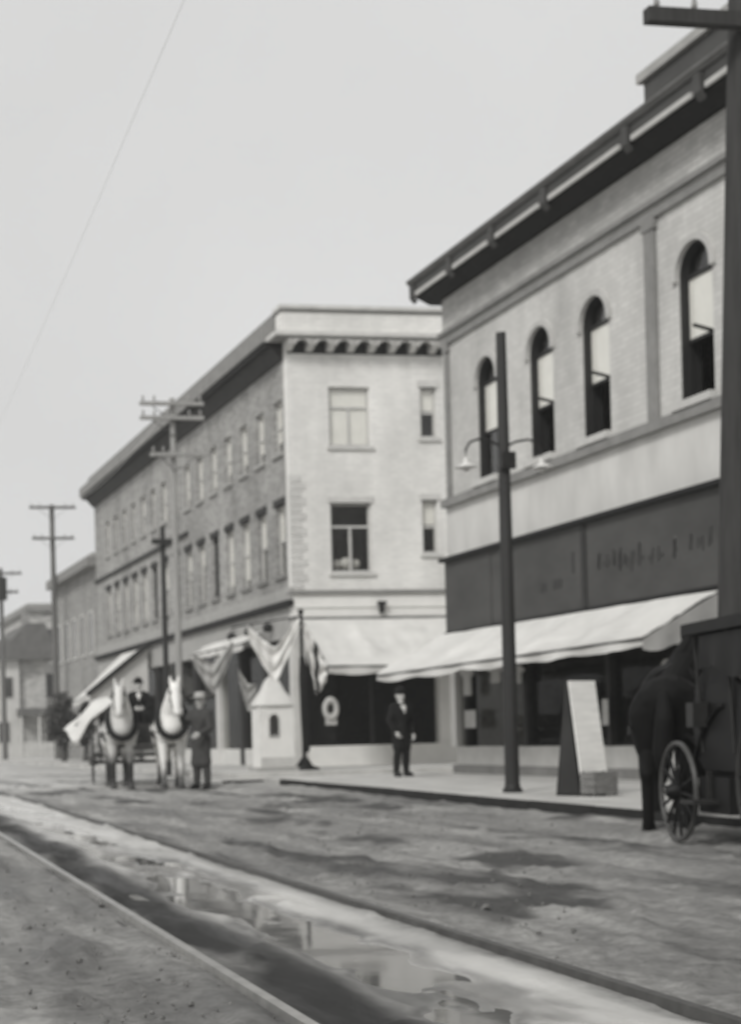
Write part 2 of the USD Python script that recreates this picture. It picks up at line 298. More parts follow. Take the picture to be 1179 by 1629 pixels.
def ground():
    ys = np.concatenate([np.arange(-3, 3.6, 0.4), np.exp(np.arange(math.log(3.6), math.log(60), 0.0105)), np.array([62, 66, 72, 80, 90, 105, 125, 160, 220, 320, 500, 900, 1600, 3000.])])
    ys = np.concatenate([[-40, -15], ys])
    xs = np.concatenate([[-3000, -900, -300, -100, -40, -20, -12, -8, -6, -4.5], np.arange(-3.5, 0.6, 0.06), np.arange(0.6, 5.2, 0.035), np.arange(5.2, 10.0, 0.07), [10.2, 11, 12.5, 15, 20, 40, 100, 300, 900, 3000]])
    X, Y = np.meshgrid(xs, ys, indexing='ij')
    s = X - rail_l(Y)
    n = lambda sx, sy, o, seed: meshkit.fbm(np.stack([X * sx, Y * sy, 0 * X], -1), o, seed)
    near = np.clip((60 - Y) / 20, 0, 1) * np.clip((X + 12) / 6, 0, 1) * np.clip((11 - X) / 1, 0, 1)
    z = (n(1.8, 0.5, 4, 1) - 0.5) * 0.07 + (n(7, 2.6, 3, 5) - 0.5) * 0.045 + np.maximum(0, n(7, 4.5, 2, 73) - 0.60) * 0.13
    # wheel ruts running along the street
    for c, w, d in ((4.5, 0.22, 0.035), (5.5, 0.25, 0.03), (6.6, 0.25, 0.03), (0.2, 0.2, 0.03), (-1.1, 0.25, 0.03)):
        cc = X - 0.045 * np.minimum(Y, 30) - c + 0.3 * (n(0.05, 0.12, 2, 30 + int(c * 10)) - 0.5)
        z -= d * np.exp(-(cc / w) ** 2) * (0.4 + 1.2 * n(0.4, 0.4, 2, 9))
    inside = 1 / (1 + np.exp(-(s - 0.30 - 0.30 * (n(2, 0.9, 3, 11) - 0.5)) / 0.05)) * 1 / (1 + np.exp((s - 1.22 - 0.12 * (n(2, 1.2, 3, 13) - 0.5)) / 0.04))
    wet = inside * np.clip((30 - Y) / 6, 0, 1)
    z = z * (1 - 0.55 * wet) - wet * (0.036 + 0.07 * (n(1.3, 0.33, 3, 17) - 0.42) - 0.055 * (n(3.2, 1.3, 4, 19) - 0.5))
    z += wet * 0.030 * np.clip(((s - 0.84) / 0.36) ** 2, 0, 1.6)
    z += wet * 0.020 * np.clip((Y - 10.0) / 2.5, 0, 1)
    z += 0.035 * np.exp(-(np.minimum(X - kerb_x(Y), 0) / 0.7) ** 2) * (X < kerb_x(Y) + 0.3) * (Y < 29.5)
    z += 0.012 * np.exp(-((s - 0.02) / 0.12) ** 2) + 0.01 * np.exp(-((s - 1.32) / 0.12) ** 2)
    rut = np.exp(-((s - 0.24 - 0.12 * (n(1, 0.8, 3, 21) - 0.5)) / (0.13 + 0.15 * (n(1, 0.5, 2, 22)))) ** 2) * np.clip((24 - Y) / 6, 0, 1)
    z -= 0.012 * rut
    clear = np.minimum(np.abs(s), np.abs(s - 1.32))
    z = np.where(clear < 0.06, np.minimum(z, 0.0), z)
    z = z * near
    dark = np.clip(rut * (0.15 + 2.2 * n(2.6, 1.1, 5, 25)), 0, 1)
    wet = wet * (1 - 0.9 * dark)
    rut2 = np.exp(-((s - 1.45 - 0.06 * (n(1, 0.8, 3, 41) - 0.5)) / 0.10) ** 2)
    dark = np.maximum(dark, np.clip(rut2 * (1.7 * n(1.2, 0.7, 4, 27) - 0.45), 0, 0.8))
    out = np.clip((s - 1.5) / 0.4, 0, 1) + np.clip((-s - 0.1) / 0.3, 0, 1)
    blot = np.clip((n(1.5, 0.75, 4, 33) - 0.56) * 7, 0, 0.85) * np.clip(out, 0, 1) * np.where(s < 0, 0.4, 1.0)
    margin = np.exp(-((z + 0.031 - 0.006) / 0.010) ** 2) * inside * np.clip((16 - Y) / 4, 0, 1)
    dark = np.maximum(dark, 0.75 * margin)
    dark = np.maximum(dark, blot) * np.clip((50 - Y) / 15, 0, 1)
    silt = np.clip(wet * (0.15 + 1.5 * n(4.5, 0.55, 4, 29)), 0, 1)
    pale = np.clip((n(0.45, 1.9, 4, 51) - 0.47) * 6, 0, 1.0) * np.clip((1.2 - X) / 0.8, 0, 1) * np.clip((14 - Y) / 6, 0, 1)
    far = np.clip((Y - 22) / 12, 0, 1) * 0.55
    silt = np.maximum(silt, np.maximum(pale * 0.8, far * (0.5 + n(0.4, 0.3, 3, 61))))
    P = np.stack([X, Y, z], -1)
    nx, ny = X.shape
    i, j = np.meshgrid(np.arange(nx - 1), np.arange(ny - 1), indexing='ij')
    q = np.stack([i * ny + j, (i + 1) * ny + j, (i + 1) * ny + j + 1, i * ny + j + 1], -1).reshape(-1, 4)
    f = np.vstack([q[:, [0, 1, 2]], q[:, [0, 2, 3]]])
    pr = put('road', (P.reshape(-1, 3), f), M['road'], smooth=True, uv=np.stack([dark.ravel(), np.clip(silt, 0, 1).ravel()], 1))
    tag(pr, 'muddy unpaved street with ruts', None, None, 'structure')
ground()

# loose stones, clods and grit on the road
ico = trimesh.creation.icosphere(0, 1.0); r_ = np.random.default_rng(12); mb = MB(); V_, F_ = [], []
for k in range(1500):
    y = 4.2 * math.exp(r_.uniform(0, 1.9)); x = r_.uniform(-0.25, 0.95) * y * 0.55 + 0.2
    if x > float(kerb_x(y)) - 0.05 or x < -3.2: continue
    sr = x - float(rail_l(y))
    if -0.05 < sr < 1.37: continue
    q = r_.uniform(.005, .012) + (.022 if r_.random() < .01 else 0)
    V_.append(ico.vertices * (q * r_.uniform(.6, 1.3, 3)) * (1 + .25 * r_.normal(size=(12, 1))) + [x, y, 0.012]); F_.append(ico.faces + 12 * (len(V_) - 1))
tag(put('road_grit', (np.vstack(V_), np.vstack(F_)), M['gritstone']), 'loose stones and clods scattered on the muddy road', 'grit', None, 'stuff')
mb = MB()
yy = np.linspace(2, 30, 60)
mb.sheet(np.stack([np.stack([rail_l(yy) + a, yy, 0 * yy - 0.031], -1) for a in np.linspace(0.06, 1.26, 4)], 0))
tag(put('puddle', mb, M['water']), 'shallow rainwater lying between the rails', None, None, 'structure')

def rail(fn, label, m, m2):
    ys = np.concatenate([np.linspace(0.5, 26, 60), np.linspace(28, 140, 12)])
    t = thing('streetcar_rail', label, 'rail', (float(fn(0.5)), 0.5, 0))
    for nm, w0, z0, w1, z1, mm in (('rail_head', 0.024, -0.01, 0.022, 0.032, m), ('rail_flange', 0.060, -0.09, 0.060, -0.02, m2)):
        v, f = [], []
        for y in ys:
            x = float(fn(y)); v += [(x - w0, y, z0), (x + w0, y, z0), (x + w1, y, z1), (x - w1, y, z1)]
        for k in range(len(ys) - 1):
            for a in range(4):
                b = (a + 1) % 4; f.append((k * 4 + a, k * 4 + b, (k + 1) * 4 + b, (k + 1) * 4 + a))
        f += [(0, 3, 2, 1), tuple(len(v) - 4 + q for q in (0, 1, 2, 3))]
        b = MB(); b.add(v, f); put(nm, b, mm, t, True)
rail(rail_l, 'shiny pale left rail of the streetcar track beside black mud', M['steel'], M['darksteel'])
rail(rail_r, 'dull dark right rail of the streetcar track beyond the puddle', M['darksteel'], M['darksteel'])

def pavement(name, pts, z=0.13):
    b = MB(); b.poly(Polygon(pts), -0.2, z, 'xy'); return tag(put(name, b, M['pavement']), None, None, None, 'structure')
near_walk = pavement('pavement', [(kerb_x(y) + 0.06, y) for y in np.linspace(-6, 28.9, 20)] + [(9.75, 29.35), (13.2, 29.4), (13.2, -6)])
tag(near_walk, 'pale pavement in front of the nearer shops')
# kerb stones along the near pavement
ys = np.arange(-6, 29.2, 1.6)
for a, bb in zip(ys[:-1], ys[1:]):
    b = MB(); x0, x1 = float(kerb_x(a)), float(kerb_x(bb)); zz = 0.136 + random.uniform(-0.004, 0.004)
    pts = [(x0, a + 0.006), (x0 + 0.058, a + 0.006), (x1 + 0.058, bb - 0.006), (x1, bb - 0.006)]
    v = [(x, y, -0.1) for x, y in pts] + [(x + (0.012 if k in (0, 3) else 0), y, zz) for k, (x, y) in enumerate(pts)]
    b.add(v, [(0, 3, 2, 1), (4, 5, 6, 7), (0, 1, 5, 4), (1, 2, 6, 5), (2, 3, 7, 6), (3, 0, 4, 7)])
    put('kerb_stone', b, M['kerb'], near_walk)
far_walk = pavement('pavement', [(10.0, 33.3), (30, 33.3), (30, 37.9), (13.2, 37.9), (13.2, 74), (10.4, 74)])
tag(far_walk, 'pale pavement round the three storey corner building')

# ------------------------------------------------------------------ windows
def arch_poly(c, w, z0, z1):
    r = w / 2; t = np.linspace(0, PI, 14)
    return Polygon([(c - r, z0), (c + r, z0)] + [(c + r * math.cos(a), z1 - r + r * math.sin(a)) for a in t])

def slab(plane, g_, t0, t1):
    b = MB(); b.poly(g_, t0, t1, plane); return b

def rect_window(parent, plane, face, c, w, z0, z1, sashm, blind=0.0, depth=0.14, sign=1, lintel=None, sill=None, cross=False, open_low=False, proud=0.05):
    """window filling an opening. face: coordinate of the wall face; sign: inward direction"""
    d0 = face + sign * depth
    T = lambda a, b: (min(face + sign * a, face + sign * b), max(face + sign * a, face + sign * b))
    outer = sbox(c - w / 2, z0, c + w / 2, z1); fw = 0.06
    zm = (z0 + z1) / 2 if not cross else z0 + (z1 - z0) * 0.66
    ups = [sbox(c - w / 2 + fw, zm + 0.03, c + w / 2 - fw, z1 - fw)]
    lows = [sbox(c - w / 2 + fw, z0 + fw, c + w / 2 - fw, zm - 0.03)]
    if cross: lows = [sbox(c - w / 2 + fw, z0 + fw, c - 0.03, zm - 0.03), sbox(c + 0.03, z0 + fw, c + w / 2 - fw, zm - 0.03)]
    fr = outer
    for q in ups + lows: fr = fr.difference(q)
    win = put('window', slab(plane, fr, *T(depth, depth + 0.07)), sashm, parent, True)
    for q in ups + ([] if open_low else lows):
        put('pane', slab(plane, q, *T(depth + 0.03, depth + 0.036)), M['glass'], win, True)
    if blind > 0:
        zb = z1 - fw - blind * (z1 - z0 - 2 * fw)
        put('blind', slab(plane, sbox(c - w / 2 + fw, zb, c + w / 2 - fw, z1 - fw).difference(fr.buffer(0.002)), *T(depth + 0.042, depth + 0.050)), M['blind'], win, True)
    if sill is not None:
        put('sill', slab(plane, sbox(c - w / 2 - 0.08, z0 - 0.10, c + w / 2 + 0.08, z0), *T(-proud - 0.03, 0.12)), sill, win, True)
    if lintel is not None:
        put('lintel', slab(plane, sbox(c - w / 2 - 0.07, z1, c + w / 2 + 0.07, z1 + 0.17), *T(-proud, 0.12)), lintel, win, True)
    return win

# ------------------------------------------------------------------ nearer building (right)
FX = 13.2
Y0, Y1 = -3.0, 28.5
rb = thing('corner_shop_building', 'nearest two storey pale building with arched windows and heavy dark cornice', 'building', (FX, Y1, 0))
win_y = [26.6, 24.55, 22.75, 20.0, 17.9, 15.8]
holes = [arch_poly(y, 0.82, 5.72, 8.0) for y in win_y]
face = sbox(Y0, 5.60, Y1, 8.66)
for h in holes: face = face.difference(h)
put('wall', slab('yz', face, FX, FX + 0.34), M['paleface'], rb, True)
put('wall', slab('yz', sbox(Y0, 4.42, Y1, 5.44), FX, FX + 0.34), M['paleband'], rb, True)
put('frieze', slab('yz', sbox(Y0, 8.94, Y1, 9.60), FX + 0.01, FX + 0.34), M['friezeface'], rb, True)
put('belt_course', slab('yz', sbox(Y0, 5.44, Y1 + 0.05, 5.60), FX - 0.11, FX + 0.34), M['greytrim'], rb, True)
put('belt_course', slab('yz', sbox(Y0, 8.66, Y1 + 0.04, 8.76), FX - 0.06, FX + 0.34), M['greytrim'], rb, True)
put('belt_course', slab('yz', sbox(Y0, 8.76, Y1 + 0.02, 8.86), FX - 0.02, FX + 0.34), M['midtrim'], rb, True)
put('belt_course', slab('yz', sbox(Y0, 8.86, Y1 + 0.05, 8.94), FX - 0.09, FX + 0.34), M['greytrim'], rb, True)
# side and back walls, roof
b = MB(); b.box(FX + 0.34, FX + 12, Y1 - 0.34, Y1, 0, 9.6); put('wall', b, M['paleband'], rb, True)
b = MB(); b.box(FX + 11.7, FX + 12, Y0, Y1 - 0.34, 0, 9.72); put('wall', b, M['paleband'], rb, True)
b = MB(); b.box(FX + 0.34, FX + 11.7, Y0, Y0 + 0.3, 0, 9.72); put('wall', b, M['paleband'], rb, True)
b = MB(); b.box(FX + 0.34, FX + 12, Y0, Y1, 9.72, 9.9); put('roof', b, M['roofing'], rb, True)
b = MB(); b.box(FX + 0.36, FX + 11.6, Y0 + 0.4, Y1 - 0.4, 4.5, 4.7); put('floor', b, M['room'], rb, True)
# pilasters
for yc, hw in ((21.08, 0.13), (28.26, 0.07), (14.0, 0.13)):
    b = MB(); b.box(FX - 0.06, FX + 0.02, yc - hw, yc + hw, 5.603, 8.657); b.box(FX - 0.08, FX + 0.01, yc - hw - 0.04, yc + hw + 0.04, 8.5, 8.655)
    put('pilaster', b, M['greytrim'], rb, True)
# cornice: soffit with eaves shade in its colour, fascia, moulding, brackets, raised parapet
OX = 0.44; CE = Y1 + 0.42
prof = lambda pts: Polygon(pts)
b = MB(); b.poly(prof([(FX - 0.10, 9.60), (FX + 0.30, 9.60), (FX + 0.30, 9.775), (FX - OX + 0.05, 9.775), (FX - OX + 0.05, 9.74)]), Y0, CE - 0.1, 'xz'); put('soffit', b, M['soffitshade_belt'], rb, True)
b = MB(); b.box(FX - OX, FX + 0.33, Y0, CE, 9.776, 10.02); put('fascia', b, M['signboard'], rb, True)
b = MB(); b.poly(prof([(FX - OX - 0.03, 10.02), (FX + 0.34, 10.02), (FX + 0.34, 10.12), (FX - OX - 0.09, 10.12), (FX - OX - 0.09, 10.08)]), Y0, CE + 0.06, 'xz'); put('coping', b, M['greyfascia'], rb, True)
br_y = [28.82, 27.1, 25.35, 23.45, 20.95, 19.1, 17.0, 15.0]
for yc in br_y:
    b = MB(); b.poly(prof([(FX - OX - 0.06, 9.74), (FX - OX - 0.06, 10.0), (FX - OX - 0.002, 10.0), (FX - OX - 0.002, 9.72), (FX - OX + 0.04, 9.68), (FX - OX + 0.04, 9.64)]), yc - 0.08, yc + 0.08, 'xz')
    put('bracket', b, M['signboard'], rb, True)
for a, c in zip(br_y[:-1], br_y[1:]):
    b = MB(); b.box(FX - OX - 0.05, FX - OX - 0.003, c + 0.17, a - 0.17, 9.742, 9.82); put('moulding', b, M['hood'], rb, True)
b = MB(); b.box(FX - OX + 0.05, FX + 0.3, Y0, 20.55, 10.12, 10.52); put('parapet', b, M['signboard'], rb, True)
b = MB(); b.box(FX - OX - 0.02, FX + 0.34, Y0, 20.65, 10.52, 10.66); put('coping', b, M['midtrim'], rb, True)
# arched windows
for k, y in enumerate(win_y):
    o = arch_poly(y, 0.82, 5.72, 8.0); zs = 7.56; zm = 6.62
    up = sbox(y - 0.36, zm + 0.025, y + 0.36, zs - 0.03); lo = sbox(y - 0.36, 5.78, y + 0.36, zm - 0.025)
    fan = arch_poly(y, 0.70, zs + 0.03, 7.955)
    fr = o.difference(up).difference(lo).difference(fan)
    w = put('window', slab('yz', fr, FX + 0.11, FX + 0.17), M['sash'], rb, True)
    put('pane', slab('yz', up, FX + 0.125, FX + 0.130), M['glass'], w, True)
    put('fan_pane', slab('yz', fan, FX + 0.13, FX + 0.135), M['glass'], w, True)
    put('blind', slab('yz', up, FX + 0.136, FX + 0.144), M['blind'], w, True)
    if k in (0, 5): put('pane', slab('yz', lo, FX + 0.13, FX + 0.135), M['glass'], w, True)
    # dark reveal lining and hood mould
    put('reveal', slab('yz', o.difference(o.buffer(-0.025)), FX + 0.02, FX + 0.108), M['sash'], w, True)
    put('inner_reveal', slab('yz', o.difference(o.buffer(-0.025)), FX + 0.172, FX + 0.335), M['sash'], w, True)
    hood = arch_poly(y, 1.02, 7.52, 8.10).difference(arch_poly(y, 0.825, 5, 8.003))
    put('hood_mould', slab('yz', hood, FX - 0.06, FX + 0.05), M['hood'], w, True)
    put('sill', slab('yz', sbox(y - 0.48, 5.605, y + 0.48, 5.72), FX - 0.14, FX + 0.1), M['trim'], w, True)
    # half lowered shutter board swung out at the meeting rail
    if k in (1, 2, 3):
        q = MB(); q.bar((FX - 0.28, y - 0.36, zm + 0.05), (FX + 0.12, y - 0.30, zm - 0.02), 0.04, 0.04); put('stay_bar', q, M['sash'], w, True)
# ground floor shopfront
put('sign_fascia', slab('yz', sbox(Y0, 2.94, Y1 - 0.06, 4.34), FX - 0.10, FX + 0.3), M['signboard'], rb, True)
put('sign_cornice', slab('yz', sbox(Y0, 4.34, Y1 + 0.02, 4.42), FX - 0.2, FX + 0.34), M['black'], rb, True)
put('sign_frame', slab('yz', sbox(Y0, 2.88, Y1 - 0.03, 2.94), FX - 0.14, FX + 0.3), M['black'], rb, True)
put('sign_batten', slab('yz', sbox(23.03, 2.95, 23.17, 4.33), FX - 0.125, FX - 0.1005), M['darktrim'], rb, True)
put('sign_batten', slab('yz', sbox(26.45, 2.95, 26.52, 4.33), FX - 0.118, FX - 0.1005), M['signboard'], rb, True)
# worn, unreadable painted lettering
lr = random.Random(3)
let = MB(); pale = MB(); y = 22.75
while y > 15.5:
    w = lr.uniform(0.10, 0.24); h = lr.uniform(0.22, 0.42); zb = 3.45 + 0.05 * math.sin(y * 2)
    for q in range(lr.randint(1, 3)):
        a = lr.uniform(0, 0.7) * w; sh = sbox(y - a - 0.035, zb + lr.uniform(-0.03, 0.1), y - a, zb + h * lr.uniform(0.7, 1))
        let.poly(affinity.skew(sh, xs=lr.uniform(-18, 6)), FX - 0.108, FX - 0.1005, 'yz')
    if lr.random() < 0.6: let.poly(sbox(y - w, zb + h * 0.3, y - 0.02, zb + h * 0.3 + 0.06), FX - 0.107, FX - 0.1006, 'yz')
    if lr.random() < 0.5: pale.poly(sbox(y - w * 0.8, zb + 0.28, y - 0.04, zb + 0.34), FX - 0.1055, FX - 0.1008, 'yz')
    y -= w + lr.uniform(0.03, 0.11) + (0.16 if lr.random() < 0.12 else 0)
for yb, zb, wd in ((23.5, 3.62, 0.07), (24.15, 3.42, 0.30), (24.6, 3.40, 0.2)):
    let.poly(sbox(yb - wd, zb - 0.06, yb, zb + (0.3 if wd < 0.1 else 0.1)), FX - 0.107, FX - 0.1006, 'yz')
tag(put('painted_lettering', let, M['signink'], rb, True), kind='stuff')
tag(put('painted_lettering', pale, M['signpale'], rb, True), kind='stuff')
put('bulkhead', slab('yz', sbox(Y0, 0.30, Y1 - 0.2, 0.66), FX + 0.0, FX + 0.25), M['stone'], rb, True)
put('plinth', slab('yz', sbox(Y0, 0.12, Y1 - 0.1, 0.30), FX - 0.05, FX + 0.25), M['greytrim'], rb, True)
posts = [28.38, 27.85, 25.4, 22.6, 19.9, 17.0]
for k, yc in enumerate(posts):
    put('post', slab('yz', sbox(yc - (0.12 if k == 0 else 0.06), 0.66, yc + (0.12 if k == 0 else 0.06), 2.88), FX - 0.03, FX + 0.2), M['white'] if k == 0 else M['darktrim'], rb, True)
for a, c in zip(posts[:-1], posts[1:]):
    put('shop_window', slab('yz', sbox(c + 0.06, 0.66, a - 0.06, 2.88), FX + 0.08, FX + 0.088), M['shopglass'], rb, True)
    put('transom', slab('yz', sbox(c + 0.06, 2.36, a - 0.06, 2.42), FX + 0.03, FX + 0.078), M['darktrim'], rb, True)
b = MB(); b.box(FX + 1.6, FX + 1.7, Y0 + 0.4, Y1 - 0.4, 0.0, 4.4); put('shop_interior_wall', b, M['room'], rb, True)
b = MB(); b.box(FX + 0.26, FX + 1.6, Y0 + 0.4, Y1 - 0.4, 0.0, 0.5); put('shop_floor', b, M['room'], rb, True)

# goods in the window
def goods(name, label, cat, y, z, w, h, kind, x=FX - 0.10):
    t = thing(name, label, cat, (x, y, z))
    b = MB()
    if kind == 'shirt':
        gp = Polygon([(-w / 2, h * .72), (-w * .22, h), (w * .22, h), (w / 2, h * .72), (w * .38, h * .58), (w * .26, h * .7), (w * .28, 0), (-w * .28, 0), (-w * .26, h * .7), (-w * .38, h * .58)])
        b.poly(gp, -0.02, 0.02, 'yz'); put('shirt_body', b, M['goods'], t)
        q = MB(); q.tube([(0, 0, h), (0, 0, h + 0.12)], 0.006, 6); put('hanger_hook', q, M['iron'], t)
    elif kind == 'hat':
        b.add(*(lambda m: (m.vertices * [1, 1, 1] + [0, 0, 0.012], m.faces))(trimesh.creation.cylinder(w / 2, 0.02, sections=20))); put('brim', b, M['straw'], t)
        q = MB(); q.ball((0, 0, 0.03), w * .28, 2, (1, 1, 0.9)); put('crown', q, M['straw'], t)
        q = MB(); q.tube([(0, 0, -h), (0, 0, 0)], 0.012, 8); q.box(-.07, .07, -.07, .07, -h, -h + .02); put('stand', q, M['iron'], t)
    else:
        b.poly(sbox(-w / 2, 0, w / 2, h), -0.012, 0.012, 'yz'); put('card', b, M['goods'], t)
        q = MB(); q.poly(sbox(-w / 2 - .02, -.02, w / 2 + .02, h + .02).difference(sbox(-w / 2, 0, w / 2, h)), -0.018, 0.018, 'yz'); put('frame', q, M['sash'], t)
goods('hanging_shirt', 'white shirt hanging under the awning nearest the white corner post', 'shirt', 27.55, 1.65, 0.55, 0.62, 'shirt')
goods('hanging_shirt', 'white shirt hanging high under the awning, left of the pair before the lamp post', 'shirt', 26.35, 1.85, 0.62, 0.34, 'shirt')
goods('hanging_shirt', 'white shirt hanging high under the awning, right of the pair before the lamp post', 'shirt', 25.55, 1.80, 0.60, 0.34, 'shirt')
goods('show_card', 'white card on the window sill below the shirt by the corner post', 'card', 27.45, 1.02, 0.5, 0.34, 'card')
goods('show_card', 'small grey card in the shop window just right of the lamp post', 'card', 22.55, 1.0, 0.2, 0.42, 'card')
goods('show_card', 'small tilted card in the shop window left of the standing board', 'card', 21.7, 0.95, 0.28, 0.26, 'card')
goods('hanging_shirt', 'grey shirt hanging in the dark shop just left of the black horse', 'shirt', 21.0, 1.62, 0.42, 0.36, 'shirt', FX + 0.05)
goods('hanging_shirt', 'grey shirt hanging above the back of the black horse, left of two', 'shirt', 20.35, 1.70, 0.46, 0.34, 'shirt', FX + 0.05)
goods('hanging_shirt', 'grey shirt hanging above the back of the black horse, right of two', 'shirt', 19.8, 1.66, 0.40, 0.36, 'shirt', FX + 0.05)
goods('hat_on_stand', 'pale hat on a stand in the window, left of two', 'hat', 26.3, 0.95, 0.32, 0.28, 'hat', FX + 0.3)
goods('hat_on_stand', 'pale hat on a stand in the window, right of two', 'hat', 25.7, 0.95, 0.32, 0.28, 'hat', FX + 0.3)

# awning of the nearer building
def awning(name, label, loc, a0, a1, f0, f1, drop, m, side=True, sag=0.12, ribs=6, wav=0.05, group=None, near_flap=None, seed=1):
    """canvas from wall line a0-a1 to front line f0-f1 (world points)"""
    t = thing(name, label, 'awning', loc, group=group)
    a0, a1, f0, f1 = [np.array(q, float) for q in (a0, a1, f0, f1)]
    nu, nv = 61, 15
    u = np.linspace(0, 1, nu)[:, None, None]; v = np.linspace(0, 1, nv)[None, :, None]
    P = (a0 * (1 - u) + a1 * u) * (1 - v) + (f0 * (1 - u) + f1 * u) * v
    bag = np.abs(np.sin(u * PI * ribs)) ** 0.8 * np.sin(v * PI) * sag
    wr = (meshkit.fbm(np.concatenate([u * 18 + 0 * v, v * 3 + 0 * u, 0 * u + 0 * v + seed], -1), 3, seed)[..., None] - 0.5) * wav * 2
    P[..., 2:3] += -bag + wr * np.sin(v * PI * 0.9 + 0.1)
    b = MB(); b.sheet(P, 0.012); top = put('canvas', b, m, t, True, smooth=40)
    # valance hanging from the front edge
    e = P[:, -1]; rows = []
    for k, q in enumerate(np.linspace(0, 1, 5)):
        r = e.copy(); hang = drop * (0.78 + 0.22 * np.abs(np.sin(np.linspace(0, 1, nu) * PI * ribs)) + 0.25 * (meshkit.fbm(np.stack([np.linspace(0, 9, nu), 0 * e[:, 0], 0 * e[:, 0] + seed], -1), 2, 4) - 0.5))
        r[:, 2] -= q * hang; r[:, :2] += (0.03 * np.sin(np.linspace(0, 40, nu)) * q)[:, None]
        rows.append(r)
    b = MB(); b.sheet(np.stack(rows, 1), 0.008); put('valance', b, m, t, True, smooth=40)
    # frame bars
    for q in np.linspace(0, 1, ribs + 1):
        i = int(round(q * (nu - 1))); b = MB(); b.tube(P[i] + np.array([0, 0, -0.03]), 0.014, 6); put('rib', b, M['iron'], t, True)
    b = MB(); b.tube([f0 + [0, 0, -0.03], (f0 + f1) / 2 + [0, 0, -0.03], f1 + [0, 0, -0.03]], 0.02, 8); put('front_rail', b, M['iron'], t, True)
    if near_flap is not None:
        c0, c1, mm = near_flap
        w = np.array(c0, float); fr = np.array(c1, float)
        n = 13; tt = np.linspace(0, 1, n)[:, None]
        line = w * (1 - tt) + fr * tt; bot = line.copy(); bot[:, 2] = min(w[2], fr[2]) - drop * (0.8 + 0.3 * np.sin(tt[:, 0] * 9)); bot[:, 1] += 0.03 * np.sin(tt[:, 0] * 14)
        s = np.linspace(0, 1, 7)[None, :, None]
        b = MB(); b.sheet(line[:, None] * (1 - s) + bot[:, None] * s, 0.008); put('side_flap', b, mm, t, True, smooth=40)
    return t
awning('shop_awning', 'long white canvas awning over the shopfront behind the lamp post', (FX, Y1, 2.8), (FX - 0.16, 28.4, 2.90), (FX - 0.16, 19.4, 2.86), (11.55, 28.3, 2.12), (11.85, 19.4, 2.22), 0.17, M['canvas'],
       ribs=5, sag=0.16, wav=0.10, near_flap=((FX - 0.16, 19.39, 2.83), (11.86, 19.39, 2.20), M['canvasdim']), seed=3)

# ------------------------------------------------------------------ three storey building
MY0, MY1 = 37.9, 63.0
mbld = thing('three_storey_building', 'three storey corner block with white front and grey brick street side', 'building', (FX, MY0, 0))
side_c = [38.75 + 1.55 * k for k in range(15)]
sw = sbox(MY0 + 0.3, 4.36, MY1, 11.3)
for k, y in enumerate(side_c):
    sw = sw.difference(sbox(y - 0.36, 8.5, y + 0.36, 9.9)).difference(sbox(y - 0.37, 5.25, y + 0.37, 7.12))
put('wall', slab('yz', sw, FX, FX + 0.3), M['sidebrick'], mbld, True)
fwins = [(14.32, 15.46, 8.56, 10.12, 3), (14.29, 15.43, 5.23, 7.06, 2), (16.88, 17.34, 8.80, 10.14, 1), (16.86, 17.30, 5.72, 7.14, 1)]
fw = sbox(FX, 4.75, 25.0, 11.3)
for x0, x1, z0, z1, _ in fwins: fw = fw.difference(sbox(x0, z0, x1, z1))
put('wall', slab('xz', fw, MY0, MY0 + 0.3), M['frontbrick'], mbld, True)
put('belt_course', slab('xz', sbox(FX - 0.06, 4.66, 25, 4.75), MY0 - 0.09, MY0 + 0.3), M['greytrim'], mbld, True)
put('fascia_board', slab('xz', sbox(FX, 4.06, 25, 4.66), MY0 - 0.02, MY0 + 0.3), M['white'], mbld, True)
put('fascia_strip', slab('xz', sbox(FX, 4.30, 25, 4.36), MY0 - 0.05, MY0 - 0.021), M['white'], mbld, True)
put('fascia_strip', slab('xz', sbox(FX - 0.04, 4.0, 25, 4.06), MY0 - 0.06, MY0 + 0.3), M['greytrim'], mbld, True)
# quoins on the front corner, second storey
z = 4.80; k = 0
while z < 7.7:
    w = 0.42 if k % 2 else 0.30
    put('quoin', slab('xz', sbox(FX - 0.015, z + 0.008, FX + w, z + 0.192), MY0 - 0.018, MY0 + 0.05), M['stone'], mbld, True); z += 0.2; k += 1
for x0, x1, z0, z1, kk in fwins:
    c, w = (x0 + x1) / 2, x1 - x0
    rect_window(mbld, 'xz', MY0, c, w, z0, z1, M['palesash'] if kk != 2 else M['palesash'], blind={3: 1.0, 2: 0.0, 1: 0.45}[kk], depth=0.09, cross=(w > 1), sill=M['stone'], lintel=M['stone'] if kk == 2 or kk == 1 else None, proud=0.03)
q = MB()
for dx, r in ((-0.3, 0.12), (-0.05, 0.16), (0.22, 0.13)): q.ball((14.86 + dx, MY0 + 0.35, 5.42 + r * .5), r, 2)
t = thing('washing', 'pale cloth bundled on the sill of the dark second floor front window', 'cloth', (14.86, MY0 + 0.35, 5.3)); put('bundle', q, M['goods'], t, True, smooth=True)
# side windows
rr = random.Random(5)
for k, y in enumerate(side_c):
    rect_window(mbld, 'yz', FX, y, 0.72, 8.5, 9.9, M['palesash'], blind=rr.choice([0.9, 1.0, 0.8]) if k < 9 else rr.choice([0.2, 0.5]), depth=0.1, sill=M['midtrim'])
    dark = k in (4, 9)
    rect_window(mbld, 'yz', FX, y, 0.74, 5.25, 7.12, M['palesash'] if not dark else M['sash'], blind=0 if dark else rr.choice([0.35, 0.5, 0.9]), depth=0.1, sill=M['greytrim'], lintel=M['darktrim'])
